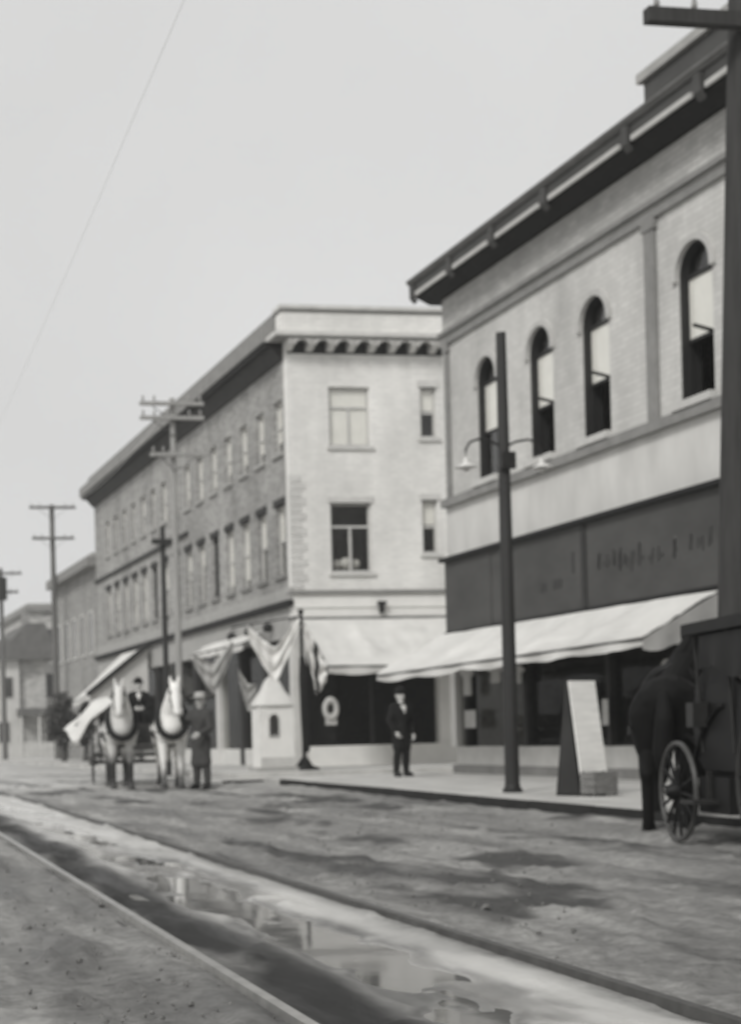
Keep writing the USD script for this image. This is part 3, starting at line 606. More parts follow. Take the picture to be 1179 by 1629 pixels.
# street side belts and shopfront
put('belt_course', slab('yz', sbox(MY0 - 0.06, 4.36, MY1, 4.52), FX - 0.16, FX - 0.001), M['soffitshade_belt'], mbld, True)
put('belt_course', slab('yz', sbox(MY0 - 0.02, 4.52, MY1, 4.86), FX - 0.05, FX - 0.001), M['midtrim'], mbld, True)
put('belt_course', slab('yz', sbox(48.0, 7.62, MY1, 7.74), FX - 0.09, FX - 0.001), M['darktrim'], mbld, True)
put('shop_fascia', slab('yz', sbox(MY0 + 0.3, 3.55, MY1, 4.357), FX - 0.02, FX + 0.3), M['midtrim'], mbld, True)
ps = [38.05, 40.3, 42.6, 45.0, 47.6, 50.2, 52.8, 55.4, 58.0, 60.6, 62.85]
for k, y in enumerate(ps):
    put('post', slab('yz', sbox(y - 0.14, 0.1, y + 0.14, 3.55), FX - 0.05, FX + 0.25), M['stone'] if k in (0, 3) else M['darktrim'], mbld, True)
for a, c in zip(ps[:-1], ps[1:]):
    put('shop_window', slab('yz', sbox(a + 0.14, 0.6, c - 0.14, 3.55), FX + 0.1, FX + 0.108), M['shopglass'], mbld, True)
    put('bulkhead', slab('yz', sbox(a + 0.14, 0.1, c - 0.14, 0.6), FX, FX + 0.25), M['stone'], mbld, True)
for yc in (39.6, 41.3, 43.0): # lamps on the shop fascia
    b = MB(); b.ball((FX - 0.16, yc, 3.92), 0.13, 2); b.tube([(FX - 0.02, yc, 4.1), (FX - 0.16, yc, 4.1), (FX - 0.16, yc, 3.95)], 0.02, 6); put('fascia_lamp', b, M['iron'], mbld, True, smooth=40)
# front shopfront
put('post', slab('xz', sbox(FX, 0.1, FX + 0.32, 4.0), MY0 - 0.04, MY0 + 0.25), M['stone'], mbld, True)
put('post', slab('xz', sbox(17.20, 0.66, 17.50, 4.0), MY0 - 0.04, MY0 + 0.25), M['white'], mbld, True)
put('bulkhead', slab('xz', sbox(FX + 0.32, 0.1, 25, 0.66), MY0 - 0.02, MY0 + 0.25), M['white'], mbld, True)
for x0, x1 in ((13.52, 15.3), (15.38, 17.2), (17.5, 20.0), (20.06, 25)):
    put('shop_window', slab('xz', sbox(x0, 0.66, x1, 4.0), MY0 + 0.1, MY0 + 0.108), M['shopglass'], mbld, True)
put('mullion', slab('xz', sbox(15.3, 0.66, 15.38, 4.0), MY0 + 0.06, MY0 + 0.14), M['sash'], mbld, True)
b = MB(); b.box(15.55, 15.67, MY0 - 0.16, MY0 - 0.051, 4.14, 4.42); b.box(15.50, 15.72, MY0 - 0.2, MY0 - 0.051, 4.38, 4.44); put('lantern', b, M['iron'], mbld, True)
# back, roof, floors
b = MB(); b.box(24.7, 25, MY0 + 0.3, MY1, 0, 11.3); put('wall', b, M['sidebrick'], mbld, True)
b = MB(); b.box(FX + 0.3, 24.7, MY1 - 0.3, MY1, 0, 11.3); put('wall', b, M['sidebrick'], mbld, True)
b = MB(); b.box(FX + 0.1, 24.9, MY0 + 0.1, MY1 - 0.1, 11.3, 11.45); put('roof', b, M['roofing'], mbld, True)
for zf in (4.05, 7.75):
    b = MB(); b.box(FX + 0.42, 24.6, MY0 + 0.42, MY1 - 0.4, zf, zf + 0.2); put('floor', b, M['room'], mbld, True)
b = MB(); b.box(FX + 2.0, FX + 2.1, MY0 + 2.5, MY1 - 0.4, 0.1, 11.2); put('partition', b, M['room'], mbld, True)
b = MB(); b.box(FX + 2.0, 24.6, MY0 + 2.4, MY0 + 2.5, 0.1, 11.2); put('partition', b, M['room'], mbld, True)
# front cornice: brackets, shadow between them painted as a dark frieze, parapet
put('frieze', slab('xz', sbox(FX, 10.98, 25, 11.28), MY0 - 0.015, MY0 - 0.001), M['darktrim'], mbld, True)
b = MB(); b.box(FX - 0.40, 25, MY0 - 0.42, MY0 - 0.016, 11.28, 11.34); put('soffit', b, M['greytrim'], mbld, True)
for k in range(20):
    xc = FX + 0.02 + 0.57 * k
    b = MB(); b.poly(Polygon([(MY0 - 0.40, 11.278), (MY0 - 0.016, 11.278), (MY0 - 0.016, 11.02), (MY0 - 0.12, 11.03), (MY0 - 0.36, 11.16)]), xc - 0.09, xc + 0.09, 'yz'); put('bracket', b, M['stone'], mbld, True)
    if k < 19:
        t_ = np.linspace(0, PI, 9); hs = 0.195
        tri = Polygon([(xc + 0.09, 11.278), (xc + 0.48, 11.278)] + [(xc + 0.285 + hs * math.cos(a), 11.10 + 0.15 * math.sin(a)) for a in t_])
        b = MB(); b.poly(tri, MY0 - 0.40, MY0 - 0.36, 'xz'); put('arch_panel', b, M['stone'], mbld, True)
b = MB(); b.box(FX - 0.45, 25, MY0 - 0.47, MY0 + 0.3, 11.34, 11.45); put('cornice', b, M['stone'], mbld, True)
b = MB(); b.box(FX - 0.20, 25, MY0 - 0.22, MY0 + 0.25, 11.45, 12.02); put('parapet', b, M['frontbrick'], mbld, True)
b = MB(); b.box(FX - 0.24, 25, MY0 - 0.26, MY0 + 0.29, 12.02, 12.08); put('coping', b, M['greytrim'], mbld, True)
b = MB(); b.box(FX - 0.26, 25, MY0 - 0.30, MY0 + 0.30, 12.08, 12.18); put('coping', b, M['stone'], mbld, True)
# street side cornice, eaves shade painted into its soffit
b = MB(); b.box(FX - 0.50, FX - 0.001, MY0 + 0.3, MY1 + 0.1, 11.20, 11.34); put('soffit', b, M['soffitshade_belt'], mbld, True)
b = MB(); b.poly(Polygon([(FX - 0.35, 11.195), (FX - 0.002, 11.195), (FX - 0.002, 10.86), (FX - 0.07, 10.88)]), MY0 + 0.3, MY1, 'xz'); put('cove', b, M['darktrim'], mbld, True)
b = MB(); b.box(FX - 0.56, FX + 0.25, MY0 + 0.3, MY1 + 0.35, 11.34, 11.72); put('cornice', b, M['greytrim'], mbld, True)
b = MB(); b.box(FX - 0.24, FX + 0.28, MY0 + 0.3, MY1, 11.72, 12.10); put('parapet', b, M['greytrim'], mbld, True)

# awnings of the three storey building
awning('shop_awning', 'wide white awning over the dark front window of the three storey building', (FX, MY0, 3.9), (FX + 0.25, MY0 - 0.08, 3.98), (20.0, MY0 - 0.08, 3.98), (FX + 0.1, 35.7, 2.68), (20.0, 35.7, 2.62), 0.24, M['canvas'], ribs=5, sag=0.10, wav=0.08, seed=8)
awning('shop_awning', 'long white awning lowered far along the brick side of the three storey building', (FX, 56, 4.2), (FX - 0.18, 57.6, 4.3), (FX - 0.18, 53.4, 4.3), (11.0, 57.6, 2.45), (10.80, 53.2, 2.65), 0.2, M['canvas'], ribs=6, sag=0.10, seed=5,
       near_flap=((FX - 0.18, 53.39, 4.28), (10.81, 53.19, 2.65), M['canvas']))
awning('shop_awning', 'short half rolled white awning on the brick side near the corner', (FX, 41, 3.7), (FX - 0.18, 45.2, 3.85), (FX - 0.18, 40.0, 3.85), (FX - 0.75, 45.2, 3.55), (FX - 0.75, 40.0, 3.55), 0.22, M['canvas'], ribs=4, sag=0.1, seed=6)

t = stage.GetPrimAtPath('/World/shop_awning_002')
b = MB(); b.bar((FX - 0.2, 53.3, 4.36), (10.70, 53.1, 2.62), 0.16, 0.16); put('end_pole', b, M['darktrim'], t, True)
# oval wreath sign in the front window
t = thing('oval_wreath_sign', 'oval white wreath with a dark middle hanging in the shop window under the wide awning', 'sign', (14.17, MY0 + 0.02, 1.25))
b = MB(); b.torus((0, 0, 0.38), 0.17, 0.075, 'y', 30, 8, 0.95, 1.35); put('wreath', b, M['goods'], t, smooth=True)
b = MB(); b.ball((0, 0.03, 0.38), 0.15, 2, (0.95, 0.1, 1.4)); put('centre', b, M['darktrim'], t, smooth=True)
b = MB(); b.poly(sbox(-0.16, -0.04, 0.16, 0.12), -0.02, 0.0, 'xz'); put('card', b, M['goods'], t)

# ------------------------------------------------------------------ further buildings
def far_block(name, label, x0, x1, y0, y1, h, wallm, sidem, storeys, nside, cornice=0.5):
    t = thing(name, label, 'building', (x0, y0, 0))
    b = MB(); b.box(x0, x1, y0, y1, 0, h - 0.6); put('wall', b, wallm, t, True)
    b = MB(); b.box(x0 - cornice, x1, y0 - cornice, y1 + 0.2, h - 0.6, h - 0.2); put('cornice', b, M['greytrim'], t, True)
    b = MB(); b.box(x0 - 0.15, x1, y0 - 0.15, y1, h - 0.2, h); put('parapet', b, M['midtrim'], t, True)
    for s in range(storeys):
        zc = 0.8 + s * (h - 1.2) / storeys
        for k in range(nside):
            yc = y0 + (k + 0.5) * (y1 - y0) / nside
            b = MB(); b.poly(sbox(yc - 0.45, zc, yc + 0.45, zc + 1.9).difference(sbox(yc - 0.36, zc + 0.08, yc + 0.36, zc + 1.82)), x0 - 0.06, x0 - 0.002, 'yz'); w = put('window', b, M['palesash'], t, True)
            b = MB(); b.poly(sbox(yc - 0.36, zc + 0.08, yc + 0.36, zc + 1.82), x0 - 0.03, x0 - 0.004, 'yz'); put('pane', b, M['farpane'], w, True)
        nf = max(2, int((x1 - x0) / 2.2))
        for k in range(nf):
            xc = x0 + (k + 0.5) * (x1 - x0) / nf
            b = MB(); b.poly(sbox(xc - 0.5, zc, xc + 0.5, zc + 1.9).difference(sbox(xc - 0.4, zc + 0.08, xc + 0.4, zc + 1.82)), y0 - 0.06, y0 - 0.002, 'xz'); w = put('window', b, M['palesash'], t, True)
            b = MB(); b.poly(sbox(xc - 0.4, zc + 0.08, xc + 0.4, zc + 1.82), y0 - 0.03, y0 - 0.004, 'xz'); put('pane', b, M['farpane'], w, True)
    return t
far_block('two_storey_building', 'lower grey two storey building just beyond the three storey block', FX + 0.05, 25, 63.4, 73.0, 9.0, M['hazebrick'], M['hazebrick'], 2, 5, 0.45)
far_block('distant_building', 'distant flat topped grey building behind the left tall pole', 17.6, 30, 108, 122, 11.0, M['hazewall'], M['hazewall'], 3, 5, 0.3)
# gabled house at the far left
hs = thing('gabled_house', 'distant house with dark gabled roof and pale wall at the left edge', 'house', (12.0, 100, 0))
b = MB(); b.box(11.0, 15.5, 100, 108, 0, 6.6); put('wall', b, M['farpale'], hs, True)
b = MB(); b.box(15.5, 17.4, 100.4, 108, 0, 6.8); put('wing_wall', b, M['hazewall'], hs, True)
b = MB(); b.poly(Polygon([(10.4, 6.5), (18.0, 6.5), (17.3, 8.9), (16.0, 8.9), (15.0, 7.8), (10.4, 7.8)]), 99.5, 108.5, 'xz'); put('roof', b, M['roofing'], hs, True)
b = MB(); b.box(15.3, 17.8, 98.6, 100.39, 2.7, 3.2); put('porch_roof', b, M['roofing'], hs, True)
for xp in (15.4, 16.6, 17.7):
    b = MB(); b.box(xp - 0.07, xp + 0.07, 98.7, 98.84, 0, 2.7); put('porch_post', b, M['farpale'], hs, True)
for xc, zc in ((12.2, 3.9), (13.6, 3.9), (14.7, 3.9), (12.2, 0.9), (14.4, 0.9)):
    b = MB(); b.poly(sbox(xc - 0.42, zc, xc + 0.42, zc + 1.5), 99.94, 99.998, 'xz'); w = put('window', b, M['palesash'], hs, True)
    b = MB(); b.poly(sbox(xc - 0.34, zc + 0.08, xc + 0.34, zc + 1.42), 99.92, 99.938, 'xz'); put('pane', b, M['farpane'], w, True)
b = MB(); b.box(16.3, 16.8, 103, 103.5, 8.5, 9.9); put('chimney', b, M['hazebrick'], hs, True)
fence = thing('low_fence', 'low pale fence before the distant gabled house', 'fence', (14.0, 92, 0))
for k in range(21):
    q = MB(); q.box(13.0 + k * 0.3, 13.22 + k * 0.3, 92.0, 92.03, 0.05, 0.95); put('fence_board', q, M['farpale'], fence, True)
q = MB(); q.box(13.0, 19.25, 92.032, 92.09, 0.65, 0.75); q.box(13.0, 19.25, 92.032, 92.09, 0.2, 0.3); put('rail', q, M['farpale'], fence, True)

# dark tree beyond the two storey building
def tree(label, loc, h, rad, seed):
    r = np.random.default_rng(seed)
    t = thing('street_tree', label, 'tree', loc)
    b = MB(); b.tube([(0, 0, 0), (0.05, 0, h * .25), (0, 0.05, h * .5)], [0.14, 0.11, 0.07], 8)
    for k in range(7):
        a = k * 0.9; b.tube([(0, 0, h * (.2 + .04 * k)), (math.cos(a) * rad * .6, math.sin(a) * rad * .6, h * (.4 + .06 * k))], [0.05, 0.02], 6)
    put('trunk', b, M['bark'], t, smooth=40)
    n = 3200; cl = r.normal(size=(26, 3)); cl /= np.linalg.norm(cl, axis=1, keepdims=True); cl *= r.uniform(.3, 1, (26, 1)) * [rad, rad, h * .42]
    c = cl[r.integers(0, 26, n)] + r.normal(size=(n, 3)) * rad * .24 + [0, 0, h * .55]; c[:, 2] = np.maximum(c[:, 2], 0.3)
    d1 = r.normal(size=(n, 3)); d1 /= np.linalg.norm(d1, axis=1, keepdims=True); d2 = np.cross(d1, r.normal(size=(n, 3))); d2 /= np.linalg.norm(d2, axis=1, keepdims=True)
    s = r.uniform(.05, .11, (n, 1)); v = np.stack([c - d1 * s, c + d2 * s * .5, c + d1 * s, c - d2 * s * .5], 1).reshape(-1, 3)
    f = np.arange(n * 4).reshape(n, 4); b = MB(); b.add(v, f); put('crown', b, M['leaf'], t)
tree('dark bushy tree behind the foot of the left tall pole', (11.25, 61, 0.1), 3.1, 0.55, 3)
tree('smaller dark bush beside the bushy tree, nearer the lowered awning', (12.05, 60.5, 0.1), 2.7, 0.30, 4)

# ------------------------------------------------------------------ poles
def utility_pole(label, base, h, r, arms, m, lean=(0, 0), ins=True, arm_h=0.06, brace=True):
    t = thing('utility_pole', label, 'utility pole', base, group='utility poles along the street')
    n = 8; pts = [(lean[0] * k / n, lean[1] * k / n, h * k / n) for k in range(n + 1)]
    b = MB(); b.tube(pts, np.linspace(r, r * .72, n + 1), 14); put('pole', b, m, t, smooth=40)
    for z, half, off in arms:
        x0 = lean[0] * z / h + off; yf = lean[1] * z / h - r - 0.05
        b = MB(); b.box(x0 - half, x0 + half, yf - 0.06, yf + 0.055, z - arm_h, z + arm_h); a = put('crossarm', b, m, t)
        for k in (-0.9, -0.55, 0.55, 0.9):
            b = MB(); b.tube([(x0 + k * half, yf, z + arm_h), (x0 + k * half, yf, z + 0.12), (x0 + k * half, yf, z + 0.20)], [0.014, 0.035, 0.02], 8); put('insulator', b, M['insulator'], a)
        if not brace: continue
        b = MB(); b.bar((x0 - half * .6, yf + 0.02, z - 0.06), (x0 - off, yf + 0.06, z - half * .55), 0.03, 0.012); b.bar((x0 + half * .6, yf + 0.02, z - 0.06), (x0 - off, yf + 0.06, z - half * .55), 0.03, 0.012); put('brace', b, M['iron'], a)
    return t
utility_pole('tall pale wooden pole with paired crossarms at the three storey building', (9.83, 37.0, 0.0), 9.55, 0.095, [(9.38, 0.82, -0.05), (9.02, 0.82, -0.05), (8.1, 0.75, 0.12)], M['palewood'], arm_h=0.045)
utility_pole('dark shorter pole with one small crossarm behind the horse team', (9.75, 38.0, 0.0), 6.45, 0.085, [(6.05, 0.32, 0)], M['darkpole'])
utility_pole('tall pole with two wide crossarms in front of the distant flat building', (12.62, 70.0, 0.0), 12.1, 0.16, [(11.95, 1.1, 0), (10.5, 1.0, 0)], M['hazewood'])
utility_pole('dark pole with transformer cut by the left picture edge', (11.55, 80.0, 0.0), 10.3, 0.15, [(10.0, 1.1, 0), (9.0, 0.9, 0)], M['hazewood'])
pe = stage.GetPrimAtPath('/World/utility_pole_003')
b = MB(); b.tube([(0, -0.42, 8.55), (0, -0.42, 9.75)], 0.26, 14); put('transformer', b, M['iron'], pe, smooth=40)
bp = utility_pole('thick dark pole with a heavy crossarm at the right picture edge', (9.83, 14.5, 0.12), 9.2, 0.165, [(8.18, 1.22, 0.0)], M['wood'], lean=(0.38, 0), arm_h=0.075, brace=False)

# lamp post with two gooseneck lamps
lp = thing('lamp_post', 'dark street pole with two gooseneck lamps standing on the kerb', 'lamp post', (9.54, 18.8, 0.13))
b = MB(); b.tube([(0, 0, 0), (0, 0, 1.2), (0, 0, 4), (0.0, 0, 6.13)], [0.098, 0.092, 0.080, 0.066], 14); put('pole', b, M['darkpole'], lp, smooth=40)
b = MB(); b.tube([(0, 0, 0), (0, 0, 0.05), (0, 0, 0.06), (0, 0, 0.10)], [0.13, 0.13, 0.11, 0.10], 14); put('base', b, M['iron'], lp, smooth=30)
b = MB(); b.box(-0.10, 0.10, -0.14, -0.07, 4.30, 4.52); put('fuse_box', b, M['iron'], lp)
for s, L_ in ((-1, 0.54), (1, 0.54)):
    pts = [(0, 0, 4.60), (s * 0.18, 0, 4.68), (s * 0.36, 0, 4.71), (s * (L_ - 0.06), 0, 4.67), (s * L_, 0, 4.57), (s * L_, 0, 4.46)]
    b = MB(); b.tube(pts, 0.016, 8); arm = put('lamp_arm', b, M['iron'], lp, smooth=40)
    b = MB(); b.tube([(s * L_, 0, 4.46), (s * L_, 0, 4.39), (s * L_, 0, 4.385), (s * L_, 0, 4.33)], [0.03, 0.045, 0.06, 0.15], 16); put('lamp_shade', b, M['porcelain'], lp, smooth=40)
    b = MB(); b.ball((s * L_, 0, 4.32), 0.05, 2); put('bulb', b, M['porcelain'], lp, smooth=True)

# overhead wire above the track
wy = np.linspace(1.0, 130, 140)
wz = 5.9 - 0.10 * np.sin((wy - 1) / 32.25 * PI) ** 2
b = MB(); b.tube(np.stack([rail_l(wy) + 0.83, wy, wz], -1), 0.0019, 6)
tag(put('trolley_wire', b, M['wire']), 'thin overhead wire above the streetcar track', 'wire')
for k, (p, q) in enumerate((((9.9, 37, 9.5), (12.7, 70, 12.05)), )):
    tt = np.linspace(0, 1, 20); P = np.array(p)[None] * (1 - tt[:, None]) + np.array(q)[None] * tt[:, None]; P[:, 2] -= 0.7 * np.sin(tt * PI)
    b = MB(); b.tube(P, 0.006, 5); tag(put('telegraph_wire', b, M['wire']), 'thin telegraph wire between the two tallest poles', 'wire')

# ------------------------------------------------------------------ bodies: hull-of-spheres skeletons
def sph(c, r):
    return m3.Manifold.sphere(r, 16).translate([float(x) for x in c])
def body(bones, joints, edge=0.03, it=8):
    """bones: pairs (or longer tuples) of joint names; joints: name -> (centre, radius)"""
    S = {k: sph(c, r) for k, (c, r) in joints.items()}
    parts = [m3.Manifold.batch_hull([S[k] for k in bn]) for bn in bones]
    m = m3.Manifold.batch_boolean(parts, m3.OpType.Add).refine_to_length(edge)
    q = m.to_mesh(); t = trimesh.Trimesh(np.array(q.vert_properties)[:, :3], np.array(q.tri_verts), process=True)
    trimesh.smoothing.filter_taubin(t, lamb=0.5, nu=0.53, iterations=it)
    return (np.array(t.vertices), np.array(t.faces))

def horse(label, loc, rz, coat, face, lower, mane, scale=1.0, head_turn=0.0, head_drop=0.0, collar=True, leg=0.0, group=None):
    t = thing('horse', label, 'horse', loc, rz, scale=scale, group=group)
    J = {'chest': ((.55, 0, 1.16), .27), 'breast': ((.74, 0, 1.12), .19), 'barrel': ((.05, 0, 1.12), .325), 'belly': ((-.2, 0, 1.10), .30), 'rump': ((-.58, 0, 1.20), .29), 'croup': ((-.72, 0, 1.26), .20),
         'withers': ((.36, 0, 1.40), .13), 'neck0': ((.68, 0, 1.36), .215), 'neck1': ((.92, head_turn * .35, 1.66 - head_drop * .5), .145)}
    hx, hy, hz = 1.03, head_turn * .6, 1.84 - head_drop
    c, s = math.cos(head_turn), math.sin(head_turn)
    hp = lambda a, l, z: (hx + a * c - l * s, hy + a * s + l * c, hz + z)
    J.update({'poll': (hp(-.02, 0, 0), .105), 'cheek': (hp(.08, 0, -.14), .115), 'brow': (hp(.10, 0, -.04), .095), 'nose': (hp(.24, 0, -.36), .078), 'muzzle': (hp(.27, 0, -.46), .072), 'chin': (hp(.21, 0, -.46), .055)})
    B = [('chest', 'barrel'), ('barrel', 'belly'), ('belly', 'rump'), ('rump', 'croup'), ('barrel', 'rump'), ('chest', 'withers', 'barrel'), ('breast', 'chest'), ('chest', 'neck0', 'withers'), ('neck0', 'breast'), ('neck0', 'neck1', 'withers'), ('neck0', 'neck1'),
         ('neck1', 'poll'), ('neck1', 'cheek'), ('poll', 'brow', 'cheek'), ('cheek', 'brow', 'nose'), ('nose', 'muzzle', 'chin')]
    for sd, nm in ((1, 'a'), (-1, 'b')):
        f = leg * sd
        J.update({'sh' + nm: ((.56, .15 * sd, 1.08), .17), 'el' + nm: ((.50, .17 * sd, .86), .105), 'kn' + nm: ((.52 + f, .16 * sd, .50), .066), 'kn2' + nm: ((.52 + f, .16 * sd, .44), .055), 'fe' + nm: ((.51 + f * .8, .16 * sd, .16), .050), 'fe2' + nm: ((.52 + f * .8, .16 * sd, .12), .053),
                  'hf' + nm: ((.56 + f * .8, .16 * sd, .055), .06),
                  'hi' + nm: ((-.60, .13 * sd, 1.12), .21), 'st' + nm: ((-.47, .17 * sd, .88), .145), 'ga' + nm: ((-.62, .17 * sd, .74), .09), 'ho' + nm: ((-.76 - f, .17 * sd, .56), .066), 'ho2' + nm: ((-.74 - f, .17 * sd, .50), .055), 'rf' + nm: ((-.69 - f, .17 * sd, .17), .05), 'rg' + nm: ((-.68 - f, .17 * sd, .12), .053), 'rh' + nm: ((-.64 - f, .17 * sd, .055), .06)})
        B += [('chest', 'sh' + nm), ('sh' + nm, 'el' + nm), ('el' + nm, 'kn' + nm), ('kn' + nm, 'kn2' + nm), ('kn2' + nm, 'fe' + nm), ('fe' + nm, 'fe2' + nm), ('fe2' + nm, 'hf' + nm),
              ('rump', 'hi' + nm), ('hi' + nm, 'st' + nm), ('hi' + nm, 'st' + nm, 'ga' + nm), ('ga' + nm, 'ho' + nm), ('ho' + nm, 'ho2' + nm), ('ho2' + nm, 'rf' + nm), ('rf' + nm, 'rg' + nm), ('rg' + nm, 'rh' + nm)]
        for e, (a, l, z, r) in enumerate(((-.03, .06, .07, .04), (-.02, .075, .14, .028), (-.01, .08, .20, .010))):
            J['ear%d%s' % (e, nm)] = (hp(a, l * sd, z), r)
        B += [('ear0' + nm, 'ear1' + nm), ('ear1' + nm, 'ear2' + nm)]
    v, f = body(B, J, 0.035, 6)
    put('body', (v, f), coat, t, smooth=True)
    def overlay(nm, pairs, grow, m):
        JJ = {k: (J[k][0], J[k][1] + grow) for pr in pairs for k in pr}
        put(nm, body(pairs, JJ, 0.03, 4), m, t, smooth=True)
    for sd, nm in ((1, 'a'), (-1, 'b')):
        b = MB(); hf = J['hf' + nm][0]; b.tube([(hf[0] + .02, hf[1], 0.0), (hf[0], hf[1], .09)], [.075, .058], 12); put('hoof', b, M['hoof'], t, smooth=40)
        b = MB(); hf = J['rh' + nm][0]; b.tube([(hf[0] + .02, hf[1], 0.0), (hf[0], hf[1], .09)], [.075, .058], 12); put('hoof', b, M['hoof'], t, smooth=40)
        b = MB(); b.ball(hp(.13, .100 * sd, -.10), .030, 2); put('eye', b, M['black'], t, smooth=True)
    if face is not None:
        JJ = {'a': (hp(.155, 0, -.03), .052), 'b': (hp(.265, 0, -.30), .046), 'c': (hp(.295, 0, -.42), .046)}
        put('blaze', body([('a', 'b'), ('b', 'c')], JJ, .03, 4), face, t, smooth=True)
    JM = {'a': (hp(-.06, 0, .06), .05), 'b': ((.80, head_turn * .2, 1.72 - head_drop * .4), .05), 'c': ((.50, 0, 1.50), .045), 'd': (hp(.06, 0, .06), .035)}
    put('mane', body([('a', 'b'), ('b', 'c'), ('a', 'd')], JM, .03, 3), mane, t, smooth=True)
    JT = {'a': ((-.90, 0, 1.28), .055), 'b': ((-1.00, 0, 1.05), .085), 'c': ((-.99, .02, .75), .09), 'd': ((-.96, .02, .5), .03)}
    put('tail', body([('a', 'b'), ('b', 'c'), ('c', 'd')], JT, .04, 3), mane, t, smooth=True)
    # harness
    b = MB(); n = 30; u = np.arange(n + 1) * 2 * PI / n
    pts = np.stack([.74 - .16 * np.sin(u), .27 * np.cos(u), 1.26 + .33 * np.sin(u)], -1)
    if collar:
        b.tube(pts, .055, 8); put('collar', b, M['leather'], t, smooth=40)
    b = MB(); pts = np.stack([.10 + 0 * u, .345 * np.cos(u), 1.12 + .345 * np.sin(u)], -1); b.tube(pts, .022, 6); put('girth', b, M['leather'], t, smooth=40)
    b = MB()
    for sd in (1, -1):
        b.tube([(.78, .26 * sd, 1.05), (.1, .36 * sd, 1.02), (-.6, .33 * sd, 1.0), (-1.0, .30 * sd, .92)], .016, 6)
        b.tube([hp(.0, .10 * sd, .04), hp(.12, .115 * sd, -.14), hp(.24, .085 * sd, -.38)], .011, 6)
        b.box(*sum(([q - .005 if i == 1 else q - .045, q + .005 if i == 1 else q + .045] for i, q in enumerate(hp(.12, .125 * sd, -.09))), []))
    u2 = np.arange(17) * 2 * PI / 16
    b.tube([hp(.225 + .02 * math.cos(a), .085 * math.cos(a), -.33 + .085 * math.sin(a)) for a in u2], .010, 6)
    put('bridle', b, M['leather'], t, smooth=40)
    return t

def pts_hand(w, d, side, fwd, curl):
    """a hand as bones rooted at the wrist w, pointing along d; side: thumb direction"""
    w, d, side, fwd = [np.array(q, float) for q in (w, d, side, fwd)]
    J, B = {}, []
    J['p0'] = (w, .026); J['p1'] = (w + d * .085 + side * .028, .018); J['p2'] = (w + d * .085 - side * .028, .017); B.append(('p0', 'p1', 'p2'))
    for k, (off, ln) in enumerate(((.030, .070), (.010, .080), (-.011, .074), (-.030, .058))):
        a = w + d * .088 + side * off; m_ = a + (d * math.cos(curl) + fwd * math.sin(curl)) * ln * .55; e = m_ + (d * math.cos(2 * curl) + fwd * math.sin(2 * curl)) * ln * .45
        J.update({'f%d0' % k: (a - d * .02, .010), 'f%d1' % k: (m_, .009), 'f%d2' % k: (e, .008)}); B += [('f%d0' % k, 'f%d1' % k), ('f%d1' % k, 'f%d2' % k)]
    a = w + d * .03 + side * .028; m_ = a + (d * .6 + side * .7 + fwd * .3) * .035; e = m_ + (d * .85 + side * .2 + fwd * .4) * .032
    J.update({'t0': (a, .014), 't1': (m_, .011), 't2': (e, .009)}); B += [('t0', 't1'), ('t1', 't2')]
    return J, B

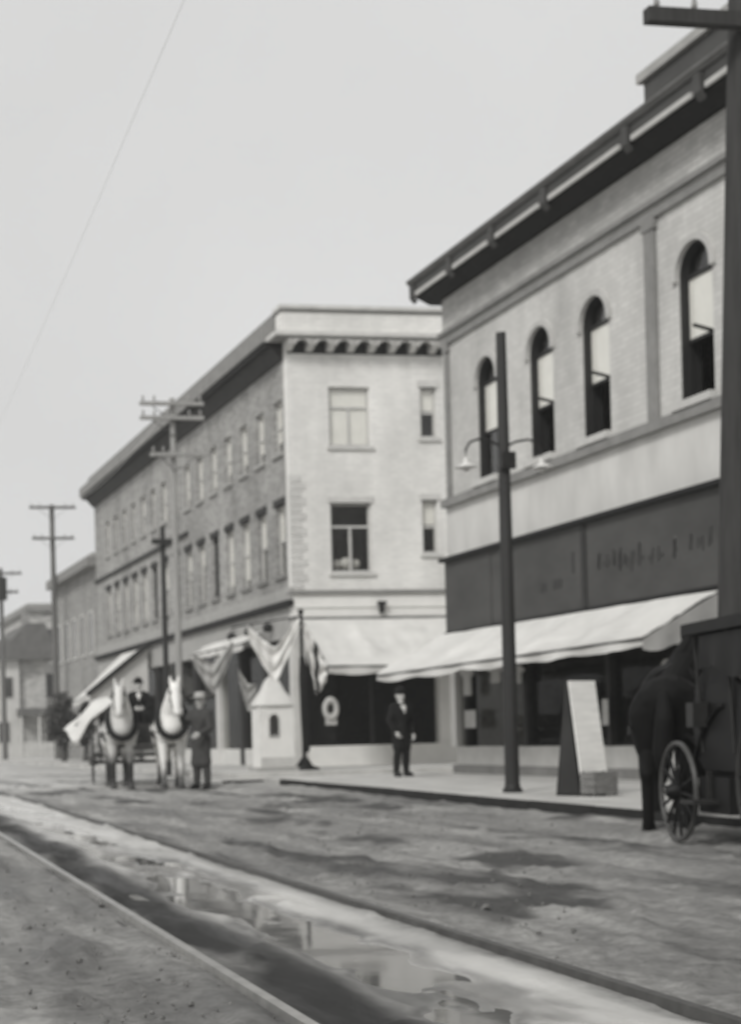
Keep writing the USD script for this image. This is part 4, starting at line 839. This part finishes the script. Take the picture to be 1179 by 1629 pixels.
def person(label, loc, rz, arms, legs, coatm, trm, hat, scale=1.0, sit=False, coat_len=.62, group=None, hatm=None, shirt=True, headturn=0.0):
    """local frame: faces -y, left hand at +x. arms: {side: (elbow, wrist)}; legs: {side: (knee, ankle)}"""
    t = thing('person', label, 'person', loc, rz, scale=scale)
    hipz = .92
    J = {'pel': ((0, .01, .95), .125), 'wai': ((0, .0, 1.10), .118), 'chL': ((.085, 0, 1.29), .115), 'chR': ((-.085, 0, 1.29), .115), 'neck': ((0, .01, 1.455), .056), 'neck2': ((0, -.005, 1.52), .054),
         'skull': ((0, .012, 1.635), .087), 'face': ((0, -.022, 1.60), .072), 'jaw': ((0, -.038, 1.552), .050), 'nose0': ((0, -.09, 1.60), .013), 'nose1': ((0, -.102, 1.582), .015), 'earL': ((.085, .01, 1.605), .018), 'earR': ((-.085, .01, 1.605), .018), 'brow': ((0, -.062, 1.632), .035)}
    B = [('pel', 'wai'), ('wai', 'chL', 'chR'), ('chL', 'chR', 'neck'), ('neck', 'neck2'), ('neck2', 'skull'), ('neck2', 'jaw'), ('skull', 'face', 'jaw'), ('skull', 'brow', 'face'), ('brow', 'nose0', 'nose1'), ('nose1', 'face'), ('skull', 'earL'), ('skull', 'earR')]
    for sd, nm in ((1, 'L'), (-1, 'R')):
        el, wr = arms[nm]; kn, an = legs[nm]
        J.update({'sh' + nm: ((.175 * sd, .0, 1.385), .062), 'el' + nm: (el, .045), 'wr' + nm: (wr, .030), 'hi' + nm: ((.088 * sd, .005, .90), .098), 'kn' + nm: (kn, .062), 'ca' + nm: (tuple(np.array(kn) * .65 + np.array(an) * .35 + [0, .015, 0]), .060), 'an' + nm: (an, .042),
                  'he' + nm: (tuple(np.array(an) + [0, .025, -.04]), .038), 'to' + nm: (tuple(np.array(an) + [.02 * sd, -.16, -.05]), .030)})
        B += [('ch' + nm, 'sh' + nm), ('chL', 'chR', 'sh' + nm), ('sh' + nm, 'el' + nm), ('el' + nm, 'wr' + nm), ('pel', 'hi' + nm), ('hi' + nm, 'kn' + nm), ('kn' + nm, 'ca' + nm), ('ca' + nm, 'an' + nm), ('an' + nm, 'he' + nm, 'to' + nm)]
        d = np.array(wr) - np.array(el); d = d / np.linalg.norm(d); fw = np.array([-sd, 0, 0.]); sdv = np.cross(fw, d) * sd; sdv = np.array([0, -1., 0]) if abs(d[1]) < .8 else np.array([0, 0, 1.])
        sdv = sdv - d * (sdv @ d); sdv /= np.linalg.norm(sdv); fw = fw - d * (fw @ d) - sdv * (fw @ sdv); fw /= np.linalg.norm(fw)
        JH, BH = pts_hand(np.array(wr) + d * .01, d, sdv, fw, .55)
        J.update({nm + k: q for k, q in JH.items()}); B += [tuple(nm + k for k in bn) for bn in BH]; B.append(('wr' + nm, nm + 'p0'))
    put('body', body(B, J, .016, 4), M['skin'], t, smooth=True)
    def cloth(name, bones, grow, m, extra=None):
        JJ = {k: (c, r + grow) for k, (c, r) in J.items()}
        if extra: JJ.update(extra)
        put(name, body(bones, JJ, .025, 5), m, t, smooth=True)
    ex = {}; cb = [('pel', 'wai'), ('wai', 'chL', 'chR'), ('chL', 'chR', 'cn')]
    ex['cn'] = ((0, .015, 1.43), .085)
    for sd, nm in ((1, 'L'), (-1, 'R')):
        el, wr = np.array(arms[nm][0]), np.array(arms[nm][1]); cu = wr - (wr - el) / np.linalg.norm(wr - el) * .02
        ex['cu' + nm] = (tuple(cu), .047)
        cb += [('ch' + nm, 'sh' + nm), ('chL', 'chR', 'sh' + nm, 'cn'), ('sh' + nm, 'el' + nm), ('el' + nm, 'cu' + nm)]
        if not sit:
            k = np.array(legs[nm][0]); h = np.array(J['hi' + nm][0]); q = h + (k - h) * min(1, (.95 - coat_len) / .45)
            ex['sk' + nm] = (tuple(q), .108)
    if not sit: cb += [('pel', 'skL', 'skR'), ('wai', 'pel')]
    cloth('coat', cb, .022, coatm, ex)
    tb = [('pel', 'hiL', 'hiR')]
    for nm in 'LR': ex['tr' + nm] = (tuple(np.array(legs[nm][1]) + [0, 0, .01]), .062); tb += [('hi' + nm, 'kn' + nm), ('kn' + nm, 'ca' + nm), ('ca' + nm, 'tr' + nm)]
    cloth('trousers', tb, .018, trm, ex)
    for nm in 'LR':
        cloth('shoe', [('an' + nm, 'he' + nm, 'to' + nm)], .010, M['shoe'])
    cloth('hair', [('h0', 'h1'), ('h0', 'h2')], 0, M['hair'], {'h0': ((0, .03, 1.66), .084), 'h1': ((0, .05, 1.60), .070), 'h2': ((0, -.005, 1.675), .076)})
    if shirt:
        b = MB(); b.add(*body([('a', 'b', 'c')], {'a': ((0.03, -.098, 1.40), .03), 'b': ((-.03, -.098, 1.40), .03), 'c': ((0, -.125, 1.27), .016)}, .02, 2)); put('shirt_front', b, M['shirt'], t, smooth=True)
        b = MB(); b.torus((0, -.0, 1.478), .062, .016, 'z', 20, 6); put('collar', b, M['shirt'], t, smooth=True)
    for sd in (1, -1):
        b = MB(); b.ball((.032 * sd, -.088, 1.612), .011, 1); put('eye', b, M['black'], t, smooth=True)
    b = MB(); b.ball((0, -.086, 1.556), .02, 1, (1.1, .35, .25)); put('mouth', b, M['hair'], t, smooth=True)
    b = MB(); b.ball((0, -.094, 1.570), .024, 1, (1.2, .4, .35)); put('moustache', b, M['hair'], t, smooth=True)
    hm = hatm or M['cloth']
    if hat == 'derby':
        b = MB(); b.tube([(0, 0, 1.685), (0, 0, 1.70), (0, 0, 1.705)], [.14, .145, .10], 20); hp_ = put('hat', b, hm, t, smooth=40)
        b = MB(); b.ball((0, .005, 1.715), .100, 2, (1, 1.12, .95)); put('hat_crown', b, hm, hp_, smooth=True)
    elif hat == 'brim':
        b = MB(); b.tube([(0, 0, 1.675), (0, 0, 1.685), (0, 0, 1.69)], [.18, .185, .10], 22); hp_ = put('hat', b, hm, t, smooth=40)
        b = MB(); b.tube([(0, 0, 1.68), (0, 0, 1.77), (0, 0, 1.79)], [.105, .095, .06], 18); put('hat_crown', b, hm, hp_, smooth=40)
    return t

stand_legs = {'L': ((.10, -.015, .49), (.11, .02, .088)), 'R': ((-.10, -.015, .49), (-.12, .02, .088))}
person('man in a dark suit and hat standing on the pavement before the white awning', (11.5, 27.06, 0.13), 12,
       {'L': ((.25, .03, 1.10), (.24, -.06, .86)), 'R': ((-.26, .02, 1.12), (-.20, -.10, .90))}, stand_legs, M['cloth'], M['cloth'], 'derby', 0.945)
person('man in a long grey coat holding the bridle of the white horse', (7.64, 27.30, 0.0), -48,
       {'L': ((.24, -.05, 1.12), (.14, -.25, 1.02)), 'R': ((-.27, -.10, 1.20), (-.20, -.34, 1.36))}, stand_legs, M['coat'], M['coat'], 'brim', 1.02, coat_len=.50, hatm=M['straw'], shirt=False)
sit_legs = {'L': ((.12, -.42, .93), (.13, -.44, .50)), 'R': ((-.12, -.42, .93), (-.13, -.44, .50))}

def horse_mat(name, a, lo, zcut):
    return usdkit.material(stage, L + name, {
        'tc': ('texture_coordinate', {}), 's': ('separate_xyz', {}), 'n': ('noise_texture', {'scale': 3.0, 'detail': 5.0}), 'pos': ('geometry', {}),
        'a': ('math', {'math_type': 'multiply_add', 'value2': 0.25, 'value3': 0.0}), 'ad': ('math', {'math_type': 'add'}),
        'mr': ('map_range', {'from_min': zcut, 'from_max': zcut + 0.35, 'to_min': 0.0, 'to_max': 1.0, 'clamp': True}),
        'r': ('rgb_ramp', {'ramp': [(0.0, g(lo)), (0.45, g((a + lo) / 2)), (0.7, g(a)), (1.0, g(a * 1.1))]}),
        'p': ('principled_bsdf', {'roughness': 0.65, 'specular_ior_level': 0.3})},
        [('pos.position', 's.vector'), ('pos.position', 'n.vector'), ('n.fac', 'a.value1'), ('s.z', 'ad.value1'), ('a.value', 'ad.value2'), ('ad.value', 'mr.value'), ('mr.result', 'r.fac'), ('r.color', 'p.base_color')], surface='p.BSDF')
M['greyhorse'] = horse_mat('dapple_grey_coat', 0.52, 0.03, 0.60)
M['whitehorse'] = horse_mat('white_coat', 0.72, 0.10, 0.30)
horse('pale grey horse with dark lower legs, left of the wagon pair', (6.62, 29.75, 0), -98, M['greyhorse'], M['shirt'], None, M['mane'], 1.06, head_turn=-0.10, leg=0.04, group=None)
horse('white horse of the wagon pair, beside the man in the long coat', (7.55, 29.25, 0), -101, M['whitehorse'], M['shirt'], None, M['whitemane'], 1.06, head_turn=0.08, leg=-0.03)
horse('black horse seen from behind, harnessed to the black carriage at the right', (8.17, 12.95, 0), 55, M['darkhorse'], None, None, M['darkhorse'], 0.96, head_turn=-0.3, collar=True, leg=0.10)

# ------------------------------------------------------------------ wheels, wagon, carriage
def wheel(parent, c, R, rimm, spokem, n=12, w=0.035, flip=1):
    b = MB(); b.torus(c, R - w * .5, w * .55, 'y', 40, 8); wh = put('wheel', b, rimm, parent, smooth=40)
    for k in range(n):
        a = 2 * PI * k / n + .1
        b = MB(); b.tube([(c[0] + .06 * math.cos(a), c[1], c[2] + .06 * math.sin(a)), (c[0] + (R - w) * math.cos(a), c[1], c[2] + (R - w) * math.sin(a))], [.017, .012], 6); put('spoke', b, spokem, wh, smooth=40)
    b = MB(); b.tube([(c[0], c[1] - .10, c[2]), (c[0], c[1] - .05, c[2]), (c[0], c[1] + .05, c[2]), (c[0], c[1] + .10, c[2])], [.04, .075, .075, .04], 12); put('hub', b, spokem, wh, smooth=40)
    return wh

wg = thing('farm_wagon', 'dark open wagon standing behind the pair of horses', 'wagon', (7.65, 33.6, 0), -101)
for sx, R in ((1.15, .48), (-1.15, .6)):
    for sy in (-1, 1): wheel(wg, (sx, .78 * sy, R), R, M['tyre'], M['plank'])
    b = MB(); b.tube([(sx, -.78, R), (sx, .78, R)], .035, 8); put('axle', b, M['iron'], wg, smooth=40)
b = MB(); b.box(-1.9, 1.7, -.6, .6, .72, .80); put('bed', b, M['plank'], wg)
for k in range(3):
    for sy in (-1, 1):
        b = MB(); b.box(-1.9, 1.7, .6 * sy, .64 * sy, .81 + k * .17, .965 + k * .17); put('side_board', b, M['plank'], wg)
for k in range(3):
    b = MB(); b.box(1.70, 1.74, -.6, .6, .81 + k * .17, .965 + k * .17); put('front_board', b, M['darktrim'], wg)
b = MB(); b.box(.55, 1.0, -.62, .62, 1.33, 1.39); b.box(.52, .56, -.62, .62, 1.39, 1.72); put('seat', b, M['darktrim'], wg)
b = MB(); b.bar((1.6, 0, .62), (4.6, 0, .80), .08, .08); put('tongue', b, M['plank'], wg)
b = MB(); b.bar((1.95, -.75, .68), (1.95, .75, .68), .06, .06); put('doubletree', b, M['plank'], wg)
b = MB(); b.bar((4.45, -.5, .86), (4.45, .5, .86), .05, .05); put('neck_yoke', b, M['plank'], wg)
person('driver in a dark coat and hat seated on the wagon between the horses', (7.70, 32.5, 0.62), -12, {'L': ((.24, -.08, 1.12), (.10, -.32, 1.08)), 'R': ((-.24, -.08, 1.12), (-.10, -.32, 1.08))}, sit_legs, M['cloth'], M['cloth'], 'derby', 0.95, sit=True)
# white canvas thrown over the wagon's side
nu, nv = 21, 15
U, V = np.meshgrid(np.linspace(0, 1, nu), np.linspace(0, 1, nv), indexing='ij')
px = 6.95 - 0.85 * V + .05 * np.sin(U * 9); pz = 1.86 - 0.78 * V ** 1.5 - 0.10 * np.sin(V * 6 + U * 5) * V + .04 * np.sin(U * 14); py = 30.9 + 2.2 * U + .05 * np.sin(V * 9)
b = MB(); b.sheet(np.stack([px, py, pz], -1), .02)
wt = thing('wagon_canvas', 'white canvas sheet draped over the left side of the wagon behind the dark legged horse', 'canvas', (6.1, 32, 1.4)); put('sheet', b, M['canvas'], wt, True, smooth=50)
for yq in (31.2, 32.7):
    b = MB(); b.bar((6.85, yq, 1.72), (6.3, yq, 1.30), .05, .05); put('support_pole', b, M['plank'], wt, True)

cg = thing('carriage', 'black horse carriage with flat canopy parked by the kerb at the right edge', 'carriage', (7.72, 10.15, 0), 77)
# local: +x forward. front-left wheel at local (1.30, .55)
for sx, R in ((1.22, .42), (-.55, .54)):
    for sy in (-1, 1): wheel(cg, (sx, .70 * sy, R), R, M['tyre'] if sx > 0 else M['darktrim'], M['black'], 14, .04)
    b = MB(); b.tube([(sx, -.7, R), (sx, .7, R)], .03, 8); put('axle', b, M['iron'], cg, smooth=40)
    for sy in (-.45, .45):
        b = MB(); b.tube([(sx - .35, sy, R + .16), (sx, sy, R + .07), (sx + .35, sy, R + .16)], .02, 6); put('leaf_spring', b, M['iron'], cg, smooth=40)
b = MB(); b.box(-1.0, 1.05, -.55, .55, .66, .74); put('floor', b, M['black'], cg)
tub = Polygon([(-1.1, .60), (1.0, .60), (1.16, .74), (1.22, 1.02), (1.12, 1.30), (.9, 1.46), (.5, 1.40), (.1, 1.22), (-.2, 1.30), (-1.1, 1.42), (-1.2, 1.1)])
for sy in (-1, 1):
    b = MB(); b.poly(tub, .55 * sy - .02, .55 * sy + .02, 'xz'); put('side_panel', b, M['black'], cg)
b = MB(); b.box(-.75, -.15, -.52, .52, .98, 1.10); b.box(.15, .6, -.52, .52, .92, 1.06); put('seat', b, M['leather'], cg)
b = MB(); b.poly(Polygon([(-.85, 1.10), (-.72, 1.10), (-.80, 1.52), (-.95, 1.52)]), -.52, .52, 'xz'); b.poly(Polygon([(.10, 1.06), (.18, 1.06), (.12, 1.42), (.02, 1.42)]), -.52, .52, 'xz'); put('backrest', b, M['leather'], cg)
b = MB(); b.poly(Polygon([(1.05, .70), (1.09, .70), (1.30, 1.26), (1.26, 1.26)]), -.52, .52, 'xz'); put('dashboard', b, M['black'], cg)
b = MB(); b.sheet(np.stack([np.stack([np.linspace(-1.1, 1.05, 9), np.full(9, y), 1.78 + .05 * (1 - (y / .68) ** 2) + 0 * np.linspace(0, 1, 9)], -1) for y in np.linspace(-.68, .68, 9)], 0), .03); put('canopy', b, M['black'], cg, smooth=40)
b = MB(); b.box(-1.12, 1.07, -.70, -.67, 1.70, 1.79); b.box(-1.12, 1.07, .67, .70, 1.70, 1.79); b.box(1.05, 1.08, -.70, .70, 1.70, 1.79); put('canopy_fringe', b, M['leather'], cg)
for sx in (-.95, .35, 1.0):
    for sy in (-1, 1):
        b = MB(); b.tube([(sx, .57 * sy, .74), (sx, .62 * sy, 1.75)], .016, 8); put('canopy_post', b, M['iron'], cg, smooth=40)
for sy in (-1, 1):
    b = MB(); b.tube([(1.2, .35 * sy, .62), (1.9, .33 * sy, .85), (3.0, .22 * sy, .98)], .022, 8); put('shaft', b, M['black'], cg, smooth=40)
b = MB(); b.box(.85, 1.0, .58, .70, .95, 1.15); put('side_lamp', b, M['iron'], cg)
person('driver in black sitting in the carriage at the right edge', (8.05, 10.75, 0.17), 165, {'L': ((.24, -.08, 1.12), (.10, -.30, 1.05)), 'R': ((-.24, -.08, 1.12), (-.10, -.30, 1.05))}, {'L': ((.12, -.40, .93), (.13, -.44, .60)), 'R': ((-.12, -.40, .93), (-.13, -.44, .60))}, M['cloth'], M['cloth'], 'derby', 0.94, sit=True) if False else None

# ------------------------------------------------------------------ standing board, crate, kiosk, flag pole, bunting, plank
ab = thing('standing_board', 'tall white board on an A frame standing on the pavement behind the lamp post', 'sign board', (9.74, 17.35, 0.13), 16)
def leaf(sgn, name, m):
    b = MB(); h, w, sp = 1.42, .43, .20
    p = lambda x, z, t: (x, sgn * (-(1 - z / h) * sp - .02) + t, z)
    v = [p(-w / 2, .0, -.012), p(w / 2, .0, -.012), p(w / 2, h, -.012), p(-w / 2, h, -.012), p(-w / 2, .0, .012), p(w / 2, .0, .012), p(w / 2, h, .012), p(-w / 2, h, .012)]
    b.add(v, [(0, 1, 2, 3), (7, 6, 5, 4), (4, 5, 1, 0), (5, 6, 2, 1), (6, 7, 3, 2), (7, 4, 0, 3)]); return put(name, b, m, ab)
leaf(1, 'white_panel', M['poster']); leaf(-1, 'dark_panel', M['darktrim'])
b = MB(); b.add([(-.222, -.17, 0.02), (-.222, .17, .02), (-.222, 0, 1.40), (-.235, -.17, .02), (-.235, .17, .02), (-.235, 0, 1.40)], [(0, 1, 2), (5, 4, 3), (3, 4, 1), (4, 5, 2), (5, 3, 0)][:2] + [(0, 3, 4), (0, 4, 1), (1, 4, 5), (1, 5, 2), (2, 5, 3), (2, 3, 0)]); put('side_board', b, M['darktrim'], ab)
b = MB(); b.box(.35, .98, -.62, -.42, .26, .55); put('tool_box', b, M['black'], cg)
b = MB(); b.box(.35, .98, .42, .62, .26, .55); put('tool_box', b, M['black'], cg)
b = MB(); b.box(.55, .85, .60, .82, .34, .37); b.box(.69, .71, .62, .66, .37, .6); put('step', b, M['iron'], cg)
for sy in (-.66, .66):
    yy_ = np.linspace(0, 1, 15)[:, None]; zz_ = np.linspace(0, 1, 9)[None, :]
    b = MB(); b.sheet(np.stack([-.95 + 1.72 * yy_ + 0 * zz_, sy + .025 * np.sin(yy_ * 26) * zz_ + 0 * yy_, 1.68 - (.50 - .26 * yy_) * zz_ + .03 * np.sin(yy_ * 17) * zz_], -1), .012); put('side_curtain', b, M['leather'], cg, smooth=50)
u_ = np.linspace(0, 1, 13)[:, None]; v_ = np.linspace(-1, 1, 11)[None, :]
b = MB(); b.sheet(np.stack([.55 + .72 * u_ + 0 * v_, .60 * v_ + 0 * u_, 1.22 - .62 * u_ ** 2 - .12 * v_ ** 4 + .02 * np.sin(v_ * 9 + u_ * 5)], -1), .02); put('lap_robe', b, M['cloth'], cg, smooth=50)
b = MB(); b.box(.2, 1.15, -.50, .50, .40, .60); put('reach_board', b, M['black'], cg)
b = MB(); b.torus((1.22, 0, .62), .38, .02, 'z', 28, 6); put('fifth_wheel', b, M['iron'], cg, smooth=40)
cr = thing('wooden_crate', 'grey wooden crate at the foot of the white standing board', 'crate', (9.76, 17.0, 0.13), 12, scale=0.85)
for k in range(3):
    b = MB(); b.box(-.20, .20, -.14, -.125, .04 + k * .105, .135 + k * .105); put('slat', b, M['plank'], cr)
    b = MB(); b.box(-.20, .20, .125, .14, .04 + k * .105, .135 + k * .105); put('slat', b, M['plank'], cr)
    b = MB(); b.box(-.215, -.20, -.14, .14, .04 + k * .105, .135 + k * .105); put('slat', b, M['plank'], cr)
    b = MB(); b.box(.20, .215, -.14, .14, .04 + k * .105, .135 + k * .105); put('slat', b, M['plank'], cr)
for sx in (-1, 1):
    for sy in (-1, 1):
        b = MB(); b.box(.17 * sx, .198 * sx, .10 * sy, .123 * sy, 0, .36); put('corner_post', b, M['plank'], cr)
b = MB(); b.box(-.2, .2, -.125, .125, .04, .06); put('bottom', b, M['plank'], cr)

kx, ky = 11.43, 34.5
ks = thing('white_kiosk', 'small white pointed kiosk with an arched opening at the street corner', 'kiosk', (kx, ky, 0.13))
UsdGeom.Xformable(ks).AddScaleOp().Set(Gf.Vec3f(0.80, 0.62, 0.97))
wall_o = Polygon([(-.52, .10), (.52, .10), (.52, 1.62), (-.52, 1.62)]); door = arch_poly(-.08, .36, .80, 1.42)
b = MB(); b.poly(wall_o.difference(door), -.5, -.46, 'xz'); put('front_wall', b, M['white'], ks)
b = MB(); b.poly(door.difference(door.buffer(-.04)), -.515, -.47, 'xz'); put('arch_frame', b, M['trim'], ks)
b = MB(); b.box(-.52, -.48, -.46, .5, .10, 1.62); put('side_wall', b, M['white'], ks)
b = MB(); b.box(.48, .52, -.46, .5, .10, 1.62); put('side_wall', b, M['white'], ks)
b = MB(); b.box(-.48, .48, .46, .5, .10, 1.62); put('back_wall', b, M['white'], ks)
b = MB(); b.box(-.62, .62, -.62, .60, 0, .10); put('plinth', b, M['midtrim'], ks)
rows = []
for z, r in ((1.60, .60), (1.72, .54), (1.95, .34), (2.20, .20), (2.36, .03)):
    a = np.linspace(0, 2 * PI, 25) + PI / 4; sq = 1 / np.maximum(np.abs(np.cos(a)), np.abs(np.sin(a))) ** .8
    rows.append(np.stack([r * sq * np.cos(a), r * sq * np.sin(a), z + 0 * a], -1))
b = MB(); b.sheet(np.stack(rows, 0), .015); put('pointed_roof', b, M['canvas'], ks, smooth=50)
b = MB(); b.ball((0, 0, 2.40), .05, 2); put('finial', b, M['white'], ks, smooth=True)
b = MB(); b.box(-.42, .42, -.42, .42, .12, .9); put('counter', b, M['greytrim'], ks)
for k in range(4):
    b = MB(); b.box(-.51 + k * .257, -.51 + k * .257 + .25, -.512, -.5005, .12, .34); put('base_panel', b, M['trim'], ks)

fp = thing('corner_pole', 'dark corner pole on a heavy base holding the bunting beside the white kiosk', 'pole', (12.22, 34.55, 0.13))
b = MB(); b.tube([(0, 0, 0), (0, 0, 3.75)], [.05, .04], 10); put('pole', b, M['black'], fp, smooth=40)
b = MB(); b.tube([(0, 0, 0), (0, 0, .06), (0, 0, .10), (0, 0, .30)], [.36, .34, .20, .07], 16); put('base', b, M['black'], fp, smooth=30)
b = MB(); b.ball((0, 0, 3.78), .07, 2); put('finial', b, M['black'], fp, smooth=True)
b = MB(); b.tube([(0, 0, 3.68), (-.55, .6, 3.62), (-1.25, 1.6, 3.55)], .018, 6); put('stay', b, M['black'], fp, smooth=40)
b = MB(); b.add(*body([('a', 'b'), ('b', 'c'), ('c', 'd')], {'a': ((.0, 0, 2.7), .06), 'b': ((.04, -.02, 2.2), .13), 'c': ((.03, 0, 1.5), .10), 'd': ((.05, 0, .5), .09)}, .04, 3)); put('dark_drape', b, M['cloth'], fp, smooth=True)

def drape(label, p, q, depth, hang, m, n=25, seed=0, stripe=None):
    """cloth hung between p and q sagging by depth and hanging by hang"""
    p, q = np.array(p, float), np.array(q, float)
    t = thing('bunting', label, 'bunting', tuple((p + q) / 2 - [0, 0, depth]))
    u = np.linspace(0, 1, n)[:, None, None]; v = np.linspace(0, 1, 11)[None, :, None]
    P = p * (1 - u) + q * u; P = P + 0 * v
    sag = 1 - np.abs(2 * u - 1) ** 1.25
    P[..., 2:3] += -sag * depth - v * hang * (0.35 + 0.65 * sag)
    perp = np.array([-(q - p)[1], (q - p)[0], 0]); perp /= np.linalg.norm(perp) + 1e-9
    P = P + perp * (.05 * np.sin(v * 14 + u * 6 + seed) + .02 * np.sin(u * 30))
    b = MB(); b.sheet(P, .01); put('cloth', b, m, t, True, smooth=50)
    if stripe:
        a, c = stripe; b = MB(); b.sheet(P[a:c] + perp * .012 * -1, .004); put('stripe', b, M['cloth'], t, True, smooth=50)
    return t
drape('white bunting swagged from the brick wall to the corner pole above the kiosk', (10.85, 34.4, 3.62), (12.12, 34.4, 3.78), .62, .85, M['shirt'], seed=1)
drape('white drape hanging right of the corner pole before the wide awning', (12.26, 34.45, 3.72), (12.80, 34.5, 2.70), .05, 1.25, M['shirt'], seed=2, stripe=(11, 16))
drape('pale dark edged bunting under the half rolled awning left of the kiosk', (10.0, 36.2, 3.05), (10.95, 36.0, 3.35), .40, .75, M['canvasdim'], seed=4)
drape('grey drape gathered against the left side of the white kiosk', (10.75, 34.9, 2.6), (11.15, 34.8, 2.2), .15, .7, M['canvasdim'], seed=6)
pk = thing('loose_plank', 'dark plank lying in the gutter at the kerb corner', 'plank', (9.2, 29.75, 0.02), 8)
b = MB(); b.box(-.42, .42, -.10, .10, 0, .05); put('board', b, M['kerb'], pk)

# ------------------------------------------------------------------ haze
hz = usdkit.material(stage, L + 'haze_air', {'v': ('principled_volume', {'color': (0.9, 0.9, 0.89), 'density': HAZE_DENSITY, 'anisotropy': 0.2})}, [], volume='v.volume')
b = MB(); b.box(-3100, 3100, -60, 3100, -1.3, 13.0)
if HAZE_DENSITY > 0: tag(put('haze', b, hz), 'thin pale haze filling the street', None, None, 'stuff')
